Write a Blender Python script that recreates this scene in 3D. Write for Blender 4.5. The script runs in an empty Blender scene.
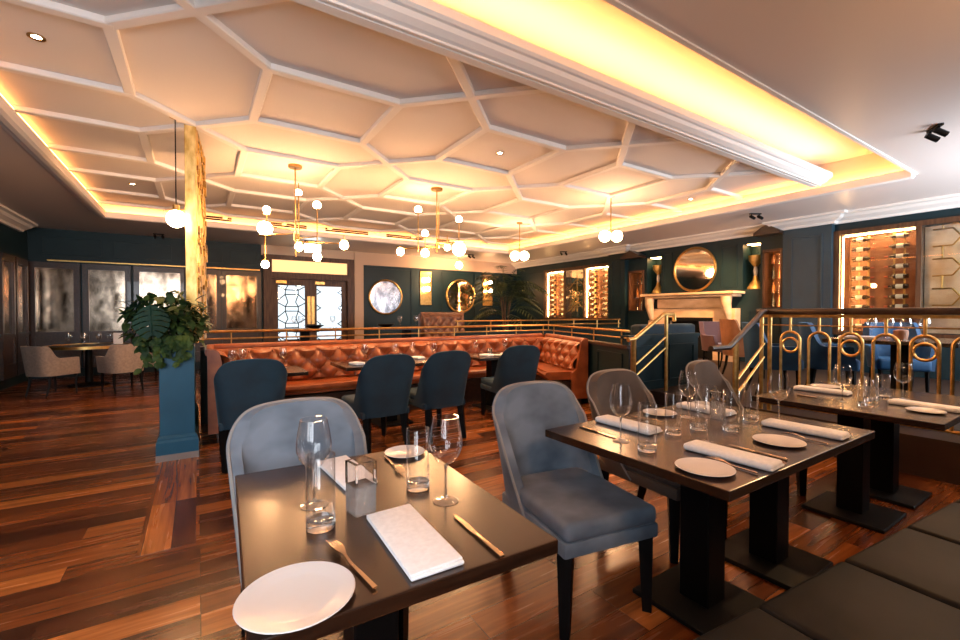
import bpy, bmesh, math, random
from mathutils import Vector, Matrix
random.seed(7)
PI = math.pi
scn = bpy.context.scene
COL = scn.collection
R = math.radians

# ------------------------------------------------------------------ materials
def new_mat(name):
    m = bpy.data.materials.new(name); m.use_nodes = True
    nt = m.node_tree
    return m, nt, nt.nodes['Principled BSDF']

def pbr(name, col, rough=.5, metal=0., spec=.5, sheen=0., coat=0., emit=None, es=0., sheen_tint=None):
    m, nt, b = new_mat(name)
    b.inputs['Base Color'].default_value = (*col, 1)
    b.inputs['Roughness'].default_value = rough
    b.inputs['Metallic'].default_value = metal
    b.inputs['Specular IOR Level'].default_value = spec
    b.inputs['Sheen Weight'].default_value = sheen
    b.inputs['Sheen Roughness'].default_value = .35
    if sheen_tint: b.inputs['Sheen Tint'].default_value = (*sheen_tint, 1)
    b.inputs['Coat Weight'].default_value = coat
    if emit:
        b.inputs['Emission Color'].default_value = (*emit, 1)
        b.inputs['Emission Strength'].default_value = es
    return m

def noisy(m, c1, c2, scale=(8, 8, 8), detail=4, lo=.35, hi=.65, bump=0., bscale=None, rough=None):
    """mix two base colours by a noise in object space; optional bump"""
    nt = m.node_tree; b = nt.nodes['Principled BSDF']; N = nt.nodes; L = nt.links
    tc = N.new('ShaderNodeTexCoord'); mp = N.new('ShaderNodeMapping'); mp.inputs['Scale'].default_value = scale
    no = N.new('ShaderNodeTexNoise'); no.inputs['Scale'].default_value = 1; no.inputs['Detail'].default_value = detail
    cr = N.new('ShaderNodeValToRGB'); cr.color_ramp.elements[0].position = lo; cr.color_ramp.elements[1].position = hi
    cr.color_ramp.elements[0].color = (*c1, 1); cr.color_ramp.elements[1].color = (*c2, 1)
    L.new(tc.outputs['Object'], mp.inputs['Vector']); L.new(mp.outputs[0], no.inputs['Vector'])
    L.new(no.outputs['Fac'], cr.inputs['Fac']); L.new(cr.outputs[0], b.inputs['Base Color'])
    if bump:
        bp = N.new('ShaderNodeBump'); bp.inputs['Strength'].default_value = bump; bp.inputs['Distance'].default_value = .01
        L.new(no.outputs['Fac'], bp.inputs['Height']); L.new(bp.outputs[0], b.inputs['Normal'])
    if rough:
        mr = N.new('ShaderNodeMapRange'); mr.inputs['To Min'].default_value = rough[0]; mr.inputs['To Max'].default_value = rough[1]
        L.new(no.outputs['Fac'], mr.inputs['Value']); L.new(mr.outputs[0], b.inputs['Roughness'])
    return m

M = {}
M['plaster'] = pbr('ceiling_paint', (.74, .69, .65), .75)
M['cornice'] = pbr('cornice_paint', (.80, .77, .74), .6)
M['low_ceiling'] = pbr('low_ceiling_paint', (.68, .61, .58), .38, spec=.6)
M['peach'] = pbr('peach_plaster', (.62, .45, .33), .7)
M['teal'] = noisy(pbr('teal_paint', (.006, .022, .030), .45, spec=.25), (.0045, .018, .025), (.008, .027, .036), (1.5, 1.5, 1.5))
M['blue_paint'] = noisy(pbr('blue_paint', (.012, .07, .12), .45, spec=.3), (.008, .066, .12), (.011, .082, .145), (3, 3, 3))
M['teal_lit'] = noisy(pbr('lit_teal_paint', (.022, .05, .07), .45, spec=.3), (.019, .044, .062), (.025, .056, .078), (2, 2, 2))  # teal paint made lighter: daylight on the near pilaster put into the colour
M['dark_green'] = pbr('dark_green_panel', (.006, .017, .019), .45, spec=.25)
M['wood_dark'] = noisy(pbr('dark_wood', (.03, .015, .01), .35, coat=.2), (.018, .009, .006), (.045, .021, .012), (40, 4, 40), 6)
M['wood_brown'] = noisy(pbr('brown_wood', (.085, .036, .018), .45, spec=.3), (.055, .023, .011), (.11, .05, .024), (30, 30, 3), 6)
M['table'] = noisy(pbr('table_wood', (.022, .009, .005), .24, spec=.75), (.016, .006, .003), (.034, .013, .006), (6, 60, 60), 6)
M['black'] = pbr('black_paint', (.006, .006, .0065), .5, spec=.15)
M['leg'] = pbr('leg_wood', (.0035, .003, .003), .5, spec=.12)
M['brass'] = noisy(pbr('brass', (.6, .38, .13), .33, 1.), (.48, .29, .09), (.64, .41, .15), (20, 20, 20))
M['gold'] = noisy(pbr('gold_leaf', (.75, .52, .16), .5, .85), (.55, .33, .08), (.90, .66, .26), (14, 14, 6), 6, bump=.4)
M['steel'] = pbr('champagne_steel', (.72, .56, .40), .22, 1.)
M['porcelain'] = pbr('porcelain', (.66, .635, .63), .2)
M['linen'] = noisy(pbr('white_linen', (.84, .83, .84), .85, sheen=.2), (.80, .79, .80), (.88, .87, .88), (60, 60, 60))
M['velvet_grey'] = noisy(pbr('grey_blue_velvet', (.15, .18, .23), .75, sheen=.15, sheen_tint=(.6, .68, .8)), (.075, .095, .125), (.17, .20, .245), (4, 4, 5), 3)
M['velvet_taupe'] = noisy(pbr('taupe_velvet', (.11, .085, .075), .7, sheen=.2, sheen_tint=(.9, .7, .55)), (.05, .038, .034), (.085, .064, .055), (4, 4, 5), 3)
M['velvet_teal'] = noisy(pbr('teal_velvet', (.004, .03, .05), .8, sheen=.15, sheen_tint=(.15, .4, .55)), (.002, .014, .026), (.0038, .025, .044), (4, 4, 5), 3)
M['velvet_blue'] = noisy(pbr('blue_velvet', (.006, .075, .17), .7, sheen=.2, sheen_tint=(.2, .5, .8)), (.003, .035, .095), (.006, .065, .16), (4, 4, 5), 3)
M['cream_fabric'] = noisy(pbr('cream_fabric', (.3, .23, .19), .85, sheen=.1), (.26, .20, .165), (.33, .26, .21), (30, 30, 30))
M['tan_leather'] = noisy(pbr('tan_leather', (.33, .14, .06), .45), (.27, .11, .045), (.40, .17, .075), (6, 6, 6))
M['mauve'] = pbr('mauve_fabric', (.13, .06, .06), .8, sheen=.3)
M['leather'] = noisy(pbr('cognac_leather', (.30, .075, .02), .36, coat=.1), (.22, .05, .013), (.34, .088, .025), (7, 7, 7), 4, bump=.05)
M['brown_leather'] = noisy(pbr('brown_leather', (.10, .035, .016), .4), (.07, .024, .011), (.14, .05, .022), (7, 7, 7))
M['bench_leather'] = noisy(pbr('bench_leather', (.01, .01, .01), .6, spec=.12), (.007, .007, .0072), (.014, .0135, .0135), (4, 4, 4), 4, bump=.06)
M['marble'] = noisy(pbr('limestone', (.72, .50, .30), .5), (.62, .41, .23), (.80, .58, .37), (3, 3, 6), 6)
M['leaf'] = noisy(pbr('leaf_green', (.02, .05, .012), .6, spec=.2), (.008, .026, .009), (.05, .085, .018), (9, 9, 9))
M['monstera'] = noisy(pbr('monstera_green', (.008, .05, .03), .6, spec=.2), (.003, .022, .014), (.006, .038, .022), (9, 9, 9))
M['palm'] = noisy(pbr('palm_green', (.02, .04, .015), .5), (.02, .04, .014), (.07, .10, .03), (5, 5, 5))
M['trunk'] = pbr('palm_trunk', (.10, .06, .035), .8)
M['soil'] = pbr('soil', (.02, .013, .009), .95)
M['stone'] = pbr('pale_base_band', (.22, .17, .15), .5)  # plain pale tone for the low band under the planter
M['bottle'] = pbr('bottle_glass', (.02, .022, .012), .12, spec=.8)
M['bottle_amber'] = pbr('amber_bottle', (.28, .10, .02), .15, spec=.8)
M['wine_glass_dark'] = pbr('dark_wine_bottle', (.05, .022, .008), .1, spec=.9)
M['foil'] = pbr('foil_cap', (.55, .12, .05), .35, .6)
M['paper_label'] = pbr('bottle_label', (.75, .66, .5), .7)

def emis(name, col, s):
    m = bpy.data.materials.new(name); m.use_nodes = True
    nt = m.node_tree; nt.nodes.clear()
    e = nt.nodes.new('ShaderNodeEmission'); o = nt.nodes.new('ShaderNodeOutputMaterial')
    e.inputs[0].default_value = (*col, 1); e.inputs[1].default_value = s
    nt.links.new(e.outputs[0], o.inputs[0]); return m
LEDC = (1., .35, .08)
M['globe'] = emis('lit_opal_globe', (1., .53, .25), 78.)
M['bulb'] = emis('lit_bulb', (1., .52, .23), 105.)
M['led'] = emis('led_strip_light', LEDC, 32.)
M['led_side'] = emis('side_led_strip', LEDC, 13.)
M['led_trough'] = emis('trough_led_strip', (1., .41, .12), 56.)
M['led_low'] = emis('cabinet_led', (1., .5, .17), 30.)
M['led_cabinet'] = emis('wine_cabinet_led', (1., .52, .2), 70.)
M['downlight'] = emis('downlight_lens', (1., .8, .55), 40.)
M['exit'] = emis('exit_sign_face', (.9, 1., .95), 5.)

def thin_glass(name, tint=(1, 1, 1), rough=0., ior=1.5, gl=1.0):
    m = bpy.data.materials.new(name); m.use_nodes = True
    nt = m.node_tree; nt.nodes.clear(); N = nt.nodes; L = nt.links
    t = N.new('ShaderNodeBsdfTransparent'); t.inputs[0].default_value = (*tint, 1)
    g = N.new('ShaderNodeBsdfGlossy'); g.inputs['Roughness'].default_value = rough; g.inputs[0].default_value = (gl, gl, gl, 1)
    lw = N.new('ShaderNodeLayerWeight'); pw = N.new('ShaderNodeMath'); pw.operation = 'POWER'; pw.inputs[1].default_value = 2.0
    f = N.new('ShaderNodeMapRange'); f.inputs['To Min'].default_value = ((ior-1)/(ior+1))**2; f.inputs['To Max'].default_value = .8
    L.new(lw.outputs['Facing'], pw.inputs[0]); L.new(pw.outputs[0], f.inputs['Value'])
    mx = N.new('ShaderNodeMixShader'); o = N.new('ShaderNodeOutputMaterial')
    L.new(f.outputs[0], mx.inputs[0]); L.new(t.outputs[0], mx.inputs[1]); L.new(g.outputs[0], mx.inputs[2]); L.new(mx.outputs[0], o.inputs[0])
    return m
M['glass'] = thin_glass('clear_glass', (.965, .97, .975), .01, 1.55)
M['pane'] = thin_glass('window_pane', (.93, .96, .96), .0, 1.45)
def solid_glass(name, tint=(1, 1, 1), rough=0.):
    m, nt, b = new_mat(name)
    b.inputs['Base Color'].default_value = (*tint, 1); b.inputs['Transmission Weight'].default_value = 1
    b.inputs['Roughness'].default_value = rough; b.inputs['IOR'].default_value = 1.48
    return m
M['crystal'] = solid_glass('solid_glass', (1, 1, 1), .0)
M['ice'] = noisy(pbr('crackled_glass', (.85, .87, .9), .12, spec=.8), (.9, .9, .92), (1, 1, 1), (150, 150, 110), 3, bump=1.)
M['ice'].node_tree.nodes['Principled BSDF'].inputs['Transmission Weight'].default_value = .85
M['frosted'] = noisy(solid_glass('cut_glass', (.95, .96, .97), .1), (.9, .91, .92), (1, 1, 1), (160, 160, 160), 2, bump=.8)

def antique(name, base=(.42, .32, .24), dark=(.07, .045, .03), r=(.04, .22)):
    m = pbr(name, base, .15, 1.)
    return noisy(m, dark, base, (5, 5, 3), 8, .36, .60, rough=(r[0], r[1]))
M['antique'] = antique('antique_mirror')
M['mirror_warm'] = pbr('warm_mirror', (.9, .74, .55), .05, 1.)
M['mirror_mottled'] = antique('mottled_mirror', (.34, .32, .33), (.05, .05, .06), (.12, .32))
M['mirror_pale'] = noisy(pbr('pale_cloudy_mirror', (.8, .7, .58), .2, 1.), (.75, .62, .46), (.97, .90, .78), (4, 4, 4), 6, rough=(.2, .5))
M['lit_amber_glass'] = pbr('amber_glass_glow', (.75, .42, .16), .5, emit=(1., .58, .24), es=.9)  # emission stands in for the warm light on the transom

# textured gold screen: leaf cut holes as bump + darker recess colours of the gilded mosaic
def gold_mosaic():
    m = pbr('gold_mosaic', (.7, .45, .12), .35, 1.)
    nt = m.node_tree; b = nt.nodes['Principled BSDF']; N = nt.nodes; L = nt.links
    tc = N.new('ShaderNodeTexCoord'); v = N.new('ShaderNodeTexVoronoi'); v.inputs['Scale'].default_value = 14
    cr = N.new('ShaderNodeValToRGB'); e = cr.color_ramp.elements
    e[0].position = .1; e[0].color = (.16, .08, .01, 1); e[1].position = .75; e[1].color = (.92, .64, .2, 1)
    L.new(tc.outputs['Object'], v.inputs['Vector'])
    L.new(v.outputs['Color'], cr.inputs['Fac']); L.new(cr.outputs[0], b.inputs['Base Color'])
    bp = N.new('ShaderNodeBump'); bp.inputs['Strength'].default_value = .7; bp.inputs['Distance'].default_value = .02
    L.new(v.outputs['Distance'], bp.inputs['Height']); L.new(bp.outputs[0], b.inputs['Normal'])
    return m
M['mosaic'] = gold_mosaic()

def plank_mat(name, rot=0., wid=1.6, hgt=.165):
    m, nt, b = new_mat(name); N = nt.nodes; L = nt.links
    tc = N.new('ShaderNodeTexCoord'); mp = N.new('ShaderNodeMapping'); mp.inputs['Rotation'].default_value = (0, 0, rot)
    br = N.new('ShaderNodeTexBrick'); br.offset = .37; br.offset_frequency = 3; br.squash = 1.0
    br.inputs['Color1'].default_value = (0, 0, 0, 1); br.inputs['Color2'].default_value = (1, 1, 1, 1)
    br.inputs['Mortar'].default_value = (.1, .1, .1, 1)
    br.inputs['Scale'].default_value = 1; br.inputs['Mortar Size'].default_value = .0016
    br.inputs['Brick Width'].default_value = wid; br.inputs['Row Height'].default_value = hgt; br.inputs['Bias'].default_value = 0
    gm = N.new('ShaderNodeMapping'); gm.inputs['Scale'].default_value = (1.5, 24, 1)
    ad = N.new('ShaderNodeVectorMath'); ad.operation = 'ADD'
    sc = N.new('ShaderNodeVectorMath'); sc.operation = 'SCALE'; sc.inputs['Scale'].default_value = 13.
    no = N.new('ShaderNodeTexNoise'); no.inputs['Scale'].default_value = 1.; no.inputs['Detail'].default_value = 5; no.inputs['Distortion'].default_value = .5
    L.new(tc.outputs['Object'], mp.inputs['Vector']); L.new(mp.outputs[0], br.inputs['Vector'])
    L.new(br.outputs['Color'], sc.inputs[0]); L.new(mp.outputs[0], ad.inputs[0]); L.new(sc.outputs[0], ad.inputs[1])
    L.new(ad.outputs[0], gm.inputs['Vector']); L.new(gm.outputs[0], no.inputs['Vector'])
    plank = N.new('ShaderNodeValToRGB'); e = plank.color_ramp.elements
    e[0].position = 0; e[0].color = (.05, .013, .005, 1); e[1].position = 1.; e[1].color = (.46, .155, .036, 1)
    for p, c in ((.2, (.10, .026, .007)), (.5, (.19, .054, .013)), (.8, (.30, .092, .021))):
        k = e.new(p); k.color = (*c, 1)
    L.new(br.outputs['Color'], plank.inputs['Fac'])
    grain = N.new('ShaderNodeValToRGB'); g = grain.color_ramp.elements
    g[0].position = .34; g[0].color = (.55, .48, .42, 1); g[1].position = .62; g[1].color = (1.1, 1.1, 1.1, 1)
    L.new(no.outputs['Fac'], grain.inputs['Fac'])
    mul = N.new('ShaderNodeMix'); mul.data_type = 'RGBA'; mul.blend_type = 'MULTIPLY'; mul.inputs['Factor'].default_value = 1
    L.new(plank.outputs[0], mul.inputs['A']); L.new(grain.outputs[0], mul.inputs['B'])
    mx = N.new('ShaderNodeMix'); mx.data_type = 'RGBA'; mx.inputs['B'].default_value = (.015, .006, .003, 1)
    L.new(br.outputs['Fac'], mx.inputs['Factor']); L.new(mul.outputs['Result'], mx.inputs['A'])
    L.new(mx.outputs['Result'], b.inputs['Base Color'])
    mr = N.new('ShaderNodeMapRange'); mr.inputs['To Min'].default_value = .16; mr.inputs['To Max'].default_value = .34
    L.new(no.outputs['Fac'], mr.inputs['Value']); L.new(mr.outputs[0], b.inputs['Roughness'])
    b.inputs['Specular IOR Level'].default_value = .6
    bp = N.new('ShaderNodeBump'); bp.inputs['Strength'].default_value = .12; bp.inputs['Distance'].default_value = .004
    L.new(no.outputs['Fac'], bp.inputs['Height']); L.new(bp.outputs[0], b.inputs['Normal'])
    return m
M['floor'] = plank_mat('plank_floor')
M['floor_cross'] = plank_mat('cross_planks', R(90), 1.9, .14)
M['carpet'] = noisy(pbr('dark_platform_floor', (.03, .013, .008), .5), (.018, .008, .005), (.032, .014, .008), (20, 3, 3))

# ------------------------------------------------------------------ mesh builder
class MB:
    def __init__(s): s.bm = bmesh.new(); s.mats = []
    def _new(s, n0): 
        s.bm.faces.ensure_lookup_table(); return s.bm.faces[n0:]
    def mark(s, n0, idx):
        for f in s._new(n0): f.material_index = idx
    def box(s, x0, x1, y0, y1, z0, z1, bev=0., seg=2, mtx=None):
        bm = s.bm
        vs = [bm.verts.new((x, y, z)) for x in (x0, x1) for y in (y0, y1) for z in (z0, z1)]
        fs = [(0, 1, 3, 2), (4, 6, 7, 5), (0, 4, 5, 1), (2, 3, 7, 6), (0, 2, 6, 4), (1, 5, 7, 3)]
        faces = [bm.faces.new([vs[i] for i in f]) for f in fs]
        if mtx is not None: bmesh.ops.transform(bm, matrix=mtx, verts=vs)
        if bev > 0:
            ed = list({e for f in faces for e in f.edges})
            bmesh.ops.bevel(bm, geom=ed, offset=bev, segments=seg, affect='EDGES', profile=.5)
        return s
    def tube(s, pts, r, n=8, cap=True):
        """round tube through pts; r number or list"""
        bm = s.bm; pts = [Vector(p) for p in pts]; rings = []
        closed = (pts[0] - pts[-1]).length < 1e-6 and len(pts) > 2
        if closed: pts = pts[:-1]
        m = len(pts)
        prev = None
        for i, p in enumerate(pts):
            a = pts[(i - 1) % m] if (closed or i > 0) else pts[i]
            c = pts[(i + 1) % m] if (closed or i < m - 1) else pts[i]
            t = (c - a).normalized()
            if prev is None:
                ref = Vector((0, 0, 1)) if abs(t.z) < .9 else Vector((1, 0, 0))
                nn = t.cross(ref).normalized()
            else:
                nn = prev - t * prev.dot(t)
                nn = nn.normalized() if nn.length > 1e-6 else t.orthogonal().normalized()
            prev = nn; bb = t.cross(nn)
            rr = r[i] if isinstance(r, (list, tuple)) else r
            rings.append([bm.verts.new(p + (nn * math.cos(2*PI*k/n) + bb * math.sin(2*PI*k/n)) * rr) for k in range(n)])
        for i in range(m - (0 if closed else 1)):
            A, B = rings[i], rings[(i + 1) % m]
            for k in range(n): bm.faces.new((A[k], A[(k+1) % n], B[(k+1) % n], B[k]))
        if cap and not closed:
            bm.faces.new(rings[0][::-1]); bm.faces.new(rings[-1])
        return s
    def cyl(s, c, r, z0, z1, n=24, r2=None):
        return s.lathe([(0, z0), (r, z0), (r if r2 is None else r2, z1), (0, z1)], c, n)
    def lathe(s, prof, c=(0, 0), n=24, mtx=None):
        bm = s.bm; rings = []; allv = []
        for r, z in prof:
            if r < 1e-6: ring = [bm.verts.new((c[0], c[1], z))]
            else: ring = [bm.verts.new((c[0] + r*math.cos(2*PI*k/n), c[1] + r*math.sin(2*PI*k/n), z)) for k in range(n)]
            rings.append(ring); allv += ring
        for A, B in zip(rings[:-1], rings[1:]):
            if len(A) == 1 and len(B) == 1: continue
            for k in range(n):
                k2 = (k + 1) % n
                if len(A) == 1: bm.faces.new((A[0], B[k2], B[k]))
                elif len(B) == 1: bm.faces.new((A[k], A[k2], B[0]))
                else: bm.faces.new((A[k], A[k2], B[k2], B[k]))
        if mtx is not None: bmesh.ops.transform(bm, matrix=mtx, verts=allv)
        return s
    def sphere(s, c, r, n=20, m=12, sz=1.):
        prof = [(r*math.sin(PI*i/m), c[2] - r*sz*math.cos(PI*i/m)) for i in range(m + 1)]
        prof[0] = (0, prof[0][1]); prof[-1] = (0, prof[-1][1])
        return s.lathe(prof, (c[0], c[1]), n)
    def prism(s, poly, z0, z1, mtx=None):
        bm = s.bm
        a = [bm.verts.new((x, y, z0)) for x, y in poly]; b = [bm.verts.new((x, y, z1)) for x, y in poly]
        bm.faces.new(a[::-1]); bm.faces.new(b); n = len(poly)
        for i in range(n): bm.faces.new((a[i], a[(i+1) % n], b[(i+1) % n], b[i]))
        if mtx is not None: bmesh.ops.transform(bm, matrix=mtx, verts=a + b)
        return s
    def grid(s, fn, nu, nv, closed_u=False):
        bm = s.bm
        V = [[bm.verts.new(fn(i / nu, j / nv)) for j in range(nv + 1)] for i in range(nu + (0 if closed_u else 1))]
        for i in range(nu):
            for j in range(nv):
                i2 = (i + 1) % len(V)
                bm.faces.new((V[i][j], V[i2][j], V[i2][j+1], V[i][j+1]))
        return V
    def sweep(s, path, prof, closed=False):
        """profile (out, z) swept along an XY path; 'out' is to the LEFT of travel"""
        bm = s.bm; P_ = [Vector((p[0], p[1])) for p in path]; n = len(P_); rings = []
        for i in range(n):
            def nrm(a, b):
                d = (b - a).normalized(); return Vector((-d.y, d.x))
            if closed or 0 < i < n - 1:
                n1 = nrm(P_[i-1], P_[i]); n2 = nrm(P_[i], P_[(i+1) % n])
                mt = (n1 + n2); mt = mt / max(1e-6, mt.length); k = 1 / max(.2, mt.dot(n1))
                v = mt * k
            elif i == 0: v = nrm(P_[0], P_[1])
            else: v = nrm(P_[-2], P_[-1])
            rings.append([bm.verts.new((P_[i].x + v.x*o, P_[i].y + v.y*o, z)) for o, z in prof])
        m = len(prof)
        for i in range(n if closed else n - 1):
            A, B = rings[i], rings[(i+1) % n]
            for k in range(m): bm.faces.new((A[k], B[k], B[(k+1) % m], A[(k+1) % m]))
        if not closed:
            bm.faces.new(rings[0]); bm.faces.new(rings[-1][::-1])
        return s
    def build(s, name, mat, parent=None, smooth=True, loc=None, ang=40):
        bmesh.ops.recalc_face_normals(s.bm, faces=s.bm.faces)
        me = bpy.data.meshes.new(name); s.bm.to_mesh(me); s.bm.free()
        o = bpy.data.objects.new(name, me); COL.objects.link(o)
        for m in (mat if isinstance(mat, (list, tuple)) else [mat]):
            me.materials.append(M[m] if isinstance(m, str) else m)
        if smooth:
            me.polygons.foreach_set('use_smooth', [True] * len(me.polygons))
            try: me.set_sharp_from_angle(angle=R(ang))
            except Exception: pass
        if parent is not None: o.parent = parent
        if loc is not None: o.location = loc
        return o

def thing(name, label, cat, loc=(0, 0, 0), rz=0., group=None):
    o = bpy.data.objects.new(name, None); COL.objects.link(o); o.empty_display_size = .1
    o.location = loc; o.rotation_euler = (0, 0, rz); tag(o, label, cat, group); return o
def tag(o, label, cat, group=None):
    o['label'] = label; o['category'] = cat
    if group: o['group'] = group
    return o
def struct(mb, name, mat, parent=None, smooth=False):
    o = mb.build(name, mat, parent, smooth)
    if parent is None: o['kind'] = 'structure'
    return o
def dup(root, loc, rz, label, group=None):
    r = root.copy(); COL.objects.link(r); r.location = loc; r.rotation_euler = (0, 0, rz); r['label'] = label
    if group: r['group'] = group
    for ch in list(root.children):
        c = ch.copy(); COL.objects.link(c); c.parent = r
        for g in list(ch.children):
            d = g.copy(); COL.objects.link(d); d.parent = c
    return r

# ------------------------------------------------------------------ dimensions
XL, XR, YF, YB = -2.9, 9.6, -.55, 12.5     # room
XRW = 9.98                                   # back of the right wall's recesses
ZC, ZR, ZTOP = 3.1, 3.30, 3.6
OX0, OX1, OY0, OY1 = -1.36, 7.5, 1.70, 10.15    # ceiling opening
PF = .33                                     # raised floor height

# ------------------------------------------------------------------ room shell
struct(MB().box(XL - .1, XRW + .1, YF - .1, YB + .1, -.1, 0), 'floor', 'floor')
struct(MB().box(-.30, -.02, 3.05, 5.0, 0, .003), 'trim_1', 'floor_cross')
plat = [(.10, 6.36), (5.56, 6.36), (4.56, 3.62), (5.0, 3.62), (5.0, YF), (XRW, YF), (XRW, YB), (.10, YB)]
struct(MB().prism(plat, 0, PF), 'floor', 'carpet')
st = MB()
for k in range(1): st.box(4.66, 5.0, 2.2, 3.6, 0, PF / 2)
struct(st, 'trim_2', 'wood_dark')

def wall_with_holes(mb, axis, pos0, pos1, a0, a1, z0, z1, holes):
    """axis 'x': wall runs along x between y pos0..pos1; holes (a0,a1,z0,z1) disjoint in a"""
    def bx(p, q, u, v):
        if q - p < 1e-4 or v - u < 1e-4: return
        if axis == 'x': mb.box(p, q, pos0, pos1, u, v)
        else: mb.box(pos0, pos1, p, q, u, v)
    cur = a0
    for h in sorted(holes):
        bx(cur, h[0], z0, z1); bx(h[0], h[1], z0, h[2]); bx(h[0], h[1], h[3], z1); cur = h[1]
    bx(cur, a1, z0, z1)
    return mb

struct(MB().box(XL - .1, XL, YF, YB, 0, ZTOP), 'wall_left', 'teal')
DOORX = (1.62, 3.60)
struct(wall_with_holes(MB(), 'x', YB, YB + .1, XL - .1, XRW + .1, 0, ZTOP, [(DOORX[0], DOORX[1], PF, 2.30)]), 'wall_back', 'teal')
WINS = [(-2.75, -1.55, .75, 2.85), (-1.35, -.15, .75, 2.85), (6.2, 9.2, PF + .7, 2.85)]
struct(wall_with_holes(MB(), 'x', YF - .1, YF, XL - .1, XRW + .1, 0, ZTOP, WINS), 'wall_front', 'teal')
RH = [(.80, 3.10, 1.0, 2.74), (3.98, 4.34, 1.45, 2.62), (4.40, 4.74, 1.84, 2.78), (6.66, 7.06, 1.84, 2.74), (7.14, 7.60, 1.40, 2.45), (8.26, 10.86, 1.18, 2.68)]
struct(wall_with_holes(MB(), 'y', XR, XRW, YF, YB, 0, ZTOP, RH), 'wall_right', 'teal')
struct(MB().box(XRW, XRW + .1, YF, YB, 0, ZTOP), 'wall_right', 'teal')

# low ceiling with the opening, unseen slab above added to keep sky light out
cl = MB()
for b in ((XL, OX0, YF, YB), (OX1, XRW, YF, YB), (OX0, OX1, YF, OY0), (OX0, OX1, OY1, YB)): cl.box(b[0], b[1], b[2], b[3], ZC, ZC + .03)
struct(cl, 'ceiling', 'low_ceiling')
struct(MB().box(XL - .1, XRW + .1, YF - .1, YB + .1, ZTOP, ZTOP + .1), 'ceiling', 'plaster')
# raised ceiling and its perimeter fascia
RX0, RX1, RY1 = OX0 - .14, OX1 + .14, OY1 + .14
BY0, BY1 = 2.40, 2.64                          # cornice beam between light trough and ribbed ceiling
rc = MB().box(RX0, RX1, BY0 + .18, RY1, ZR, ZR + .04)
rc.box(RX0 - .03, RX0, OY0 - .1, RY1, ZC + .03, ZTOP); rc.box(RX1, RX1 + .03, OY0 - .1, RY1, ZC + .03, ZTOP)
rc.box(RX0, RX1, RY1, RY1 + .03, ZC + .03, ZTOP)
rc.box(RX0, RX1, OY0 - .12, OY0 - .08, ZC + .03, ZTOP)
rc.box(RX0, RX1, OY0 - .1, BY0 + .5, 3.50, 3.54)      # ceiling of the deep light trough
rc.box(RX0, RX1, BY0 + .46, BY0 + .5, ZR + .04, 3.5)
struct(rc, 'ceiling', 'plaster')
# ribs
rb = MB(); PX, PY0 = 2.06, 3.335; HS = .55
def clip(a, b, x0, x1, y0, y1):
    t0, t1 = 0., 1.; d = (b[0]-a[0], b[1]-a[1])
    for p, q in ((-d[0], a[0]-x0), (d[0], x1-a[0]), (-d[1], a[1]-y0), (d[1], y1-a[1])):
        if abs(p) < 1e-9:
            if q < 0: return None
        else:
            t = q / p
            if p < 0: t0 = max(t0, t)
            else: t1 = min(t1, t)
    if t0 >= t1: return None
    return (a[0]+d[0]*t0, a[1]+d[1]*t0), (a[0]+d[0]*t1, a[1]+d[1]*t1)
def rib(a, b):
    c = clip(a, b, RX0, RX1, BY1 - .02, RY1)
    if not c: return
    a, b = c; L = math.hypot(b[0]-a[0], b[1]-a[1])
    if L < .02: return
    ang = math.atan2(b[1]-a[1], b[0]-a[0]); dz = random.uniform(0, .004)
    rb.box(-.03, L + .03, -.042, .042, -.046 - dz, .001 + dz, .008, 1, Matrix.Translation((a[0], a[1], ZR)) @ Matrix.Rotation(ang, 4, 'Z'))
for i in range(-2, 5):
    for j in range(-2, 5):
        nx, ny = PX * i, PY0 + PX * j
        cx, cy = nx + PX / 2, ny + PX / 2
        sq = [(cx-HS, cy-HS), (cx+HS, cy-HS), (cx+HS, cy+HS), (cx-HS, cy+HS)]
        for k in range(4): rib(sq[k], sq[(k+1) % 4])
        g = PX / 2 - HS
        for sx in (-1, 1):
            for sy in (-1, 1): rib((nx, ny), (nx + sx*g, ny + sy*g))
struct(rb, 'trim_3', 'cornice')
# lip mouldings round the opening
lip = MB().sweep([(OX0, OY0), (OX0, OY1), (OX1, OY1), (OX1, OY0)], [(-.006, ZC + .052), (-.006, ZC - .05), (.03, ZC - .065), (.08, ZC - .06), (.12, ZC - .035), (.16, ZC - .02), (.16, ZC + .01), (.03, ZC + .031), (.02, ZC + .052)])
struct(lip, 'trim_4', 'cornice')
struct(MB().box(OX0 - .1, OX1 + .1, OY0 - .035, OY0, ZC - .012, ZC + .05), 'trim_5', 'cornice')
# stepped cornice beam
bp_ = [(BY0, ZC + .13), (BY0, ZC + .075), (BY0+.02, ZC + .06), (BY0+.04, ZC + .055), (BY0+.06, ZC + .03), (BY0+.10, ZC+.008), (BY0+.125, ZC), (BY0+.13, ZC-.012),
       (BY0+.15, ZC-.012), (BY0+.153, ZC+.006), (BY0+.168, ZC+.006), (BY0+.171, ZC-.012), (BY1, ZC-.012), (BY1, ZR), (BY0+.20, ZR), (BY0+.17, ZC+.10), (BY0+.03, ZC+.10), (BY0+.03, ZC+.13)]
bm_ = MB(); xs = (RX0, 7.17)
va = [[bm_.bm.verts.new((x, y, z)) for y, z in bp_] for x in xs]
for k in range(len(bp_)):
    k2 = (k+1) % len(bp_); bm_.bm.faces.new((va[0][k], va[0][k2], va[1][k2], va[1][k]))
bm_.bm.faces.new(va[0]); bm_.bm.faces.new(va[1][::-1])
struct(bm_, 'trim_6', 'cornice')
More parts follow.
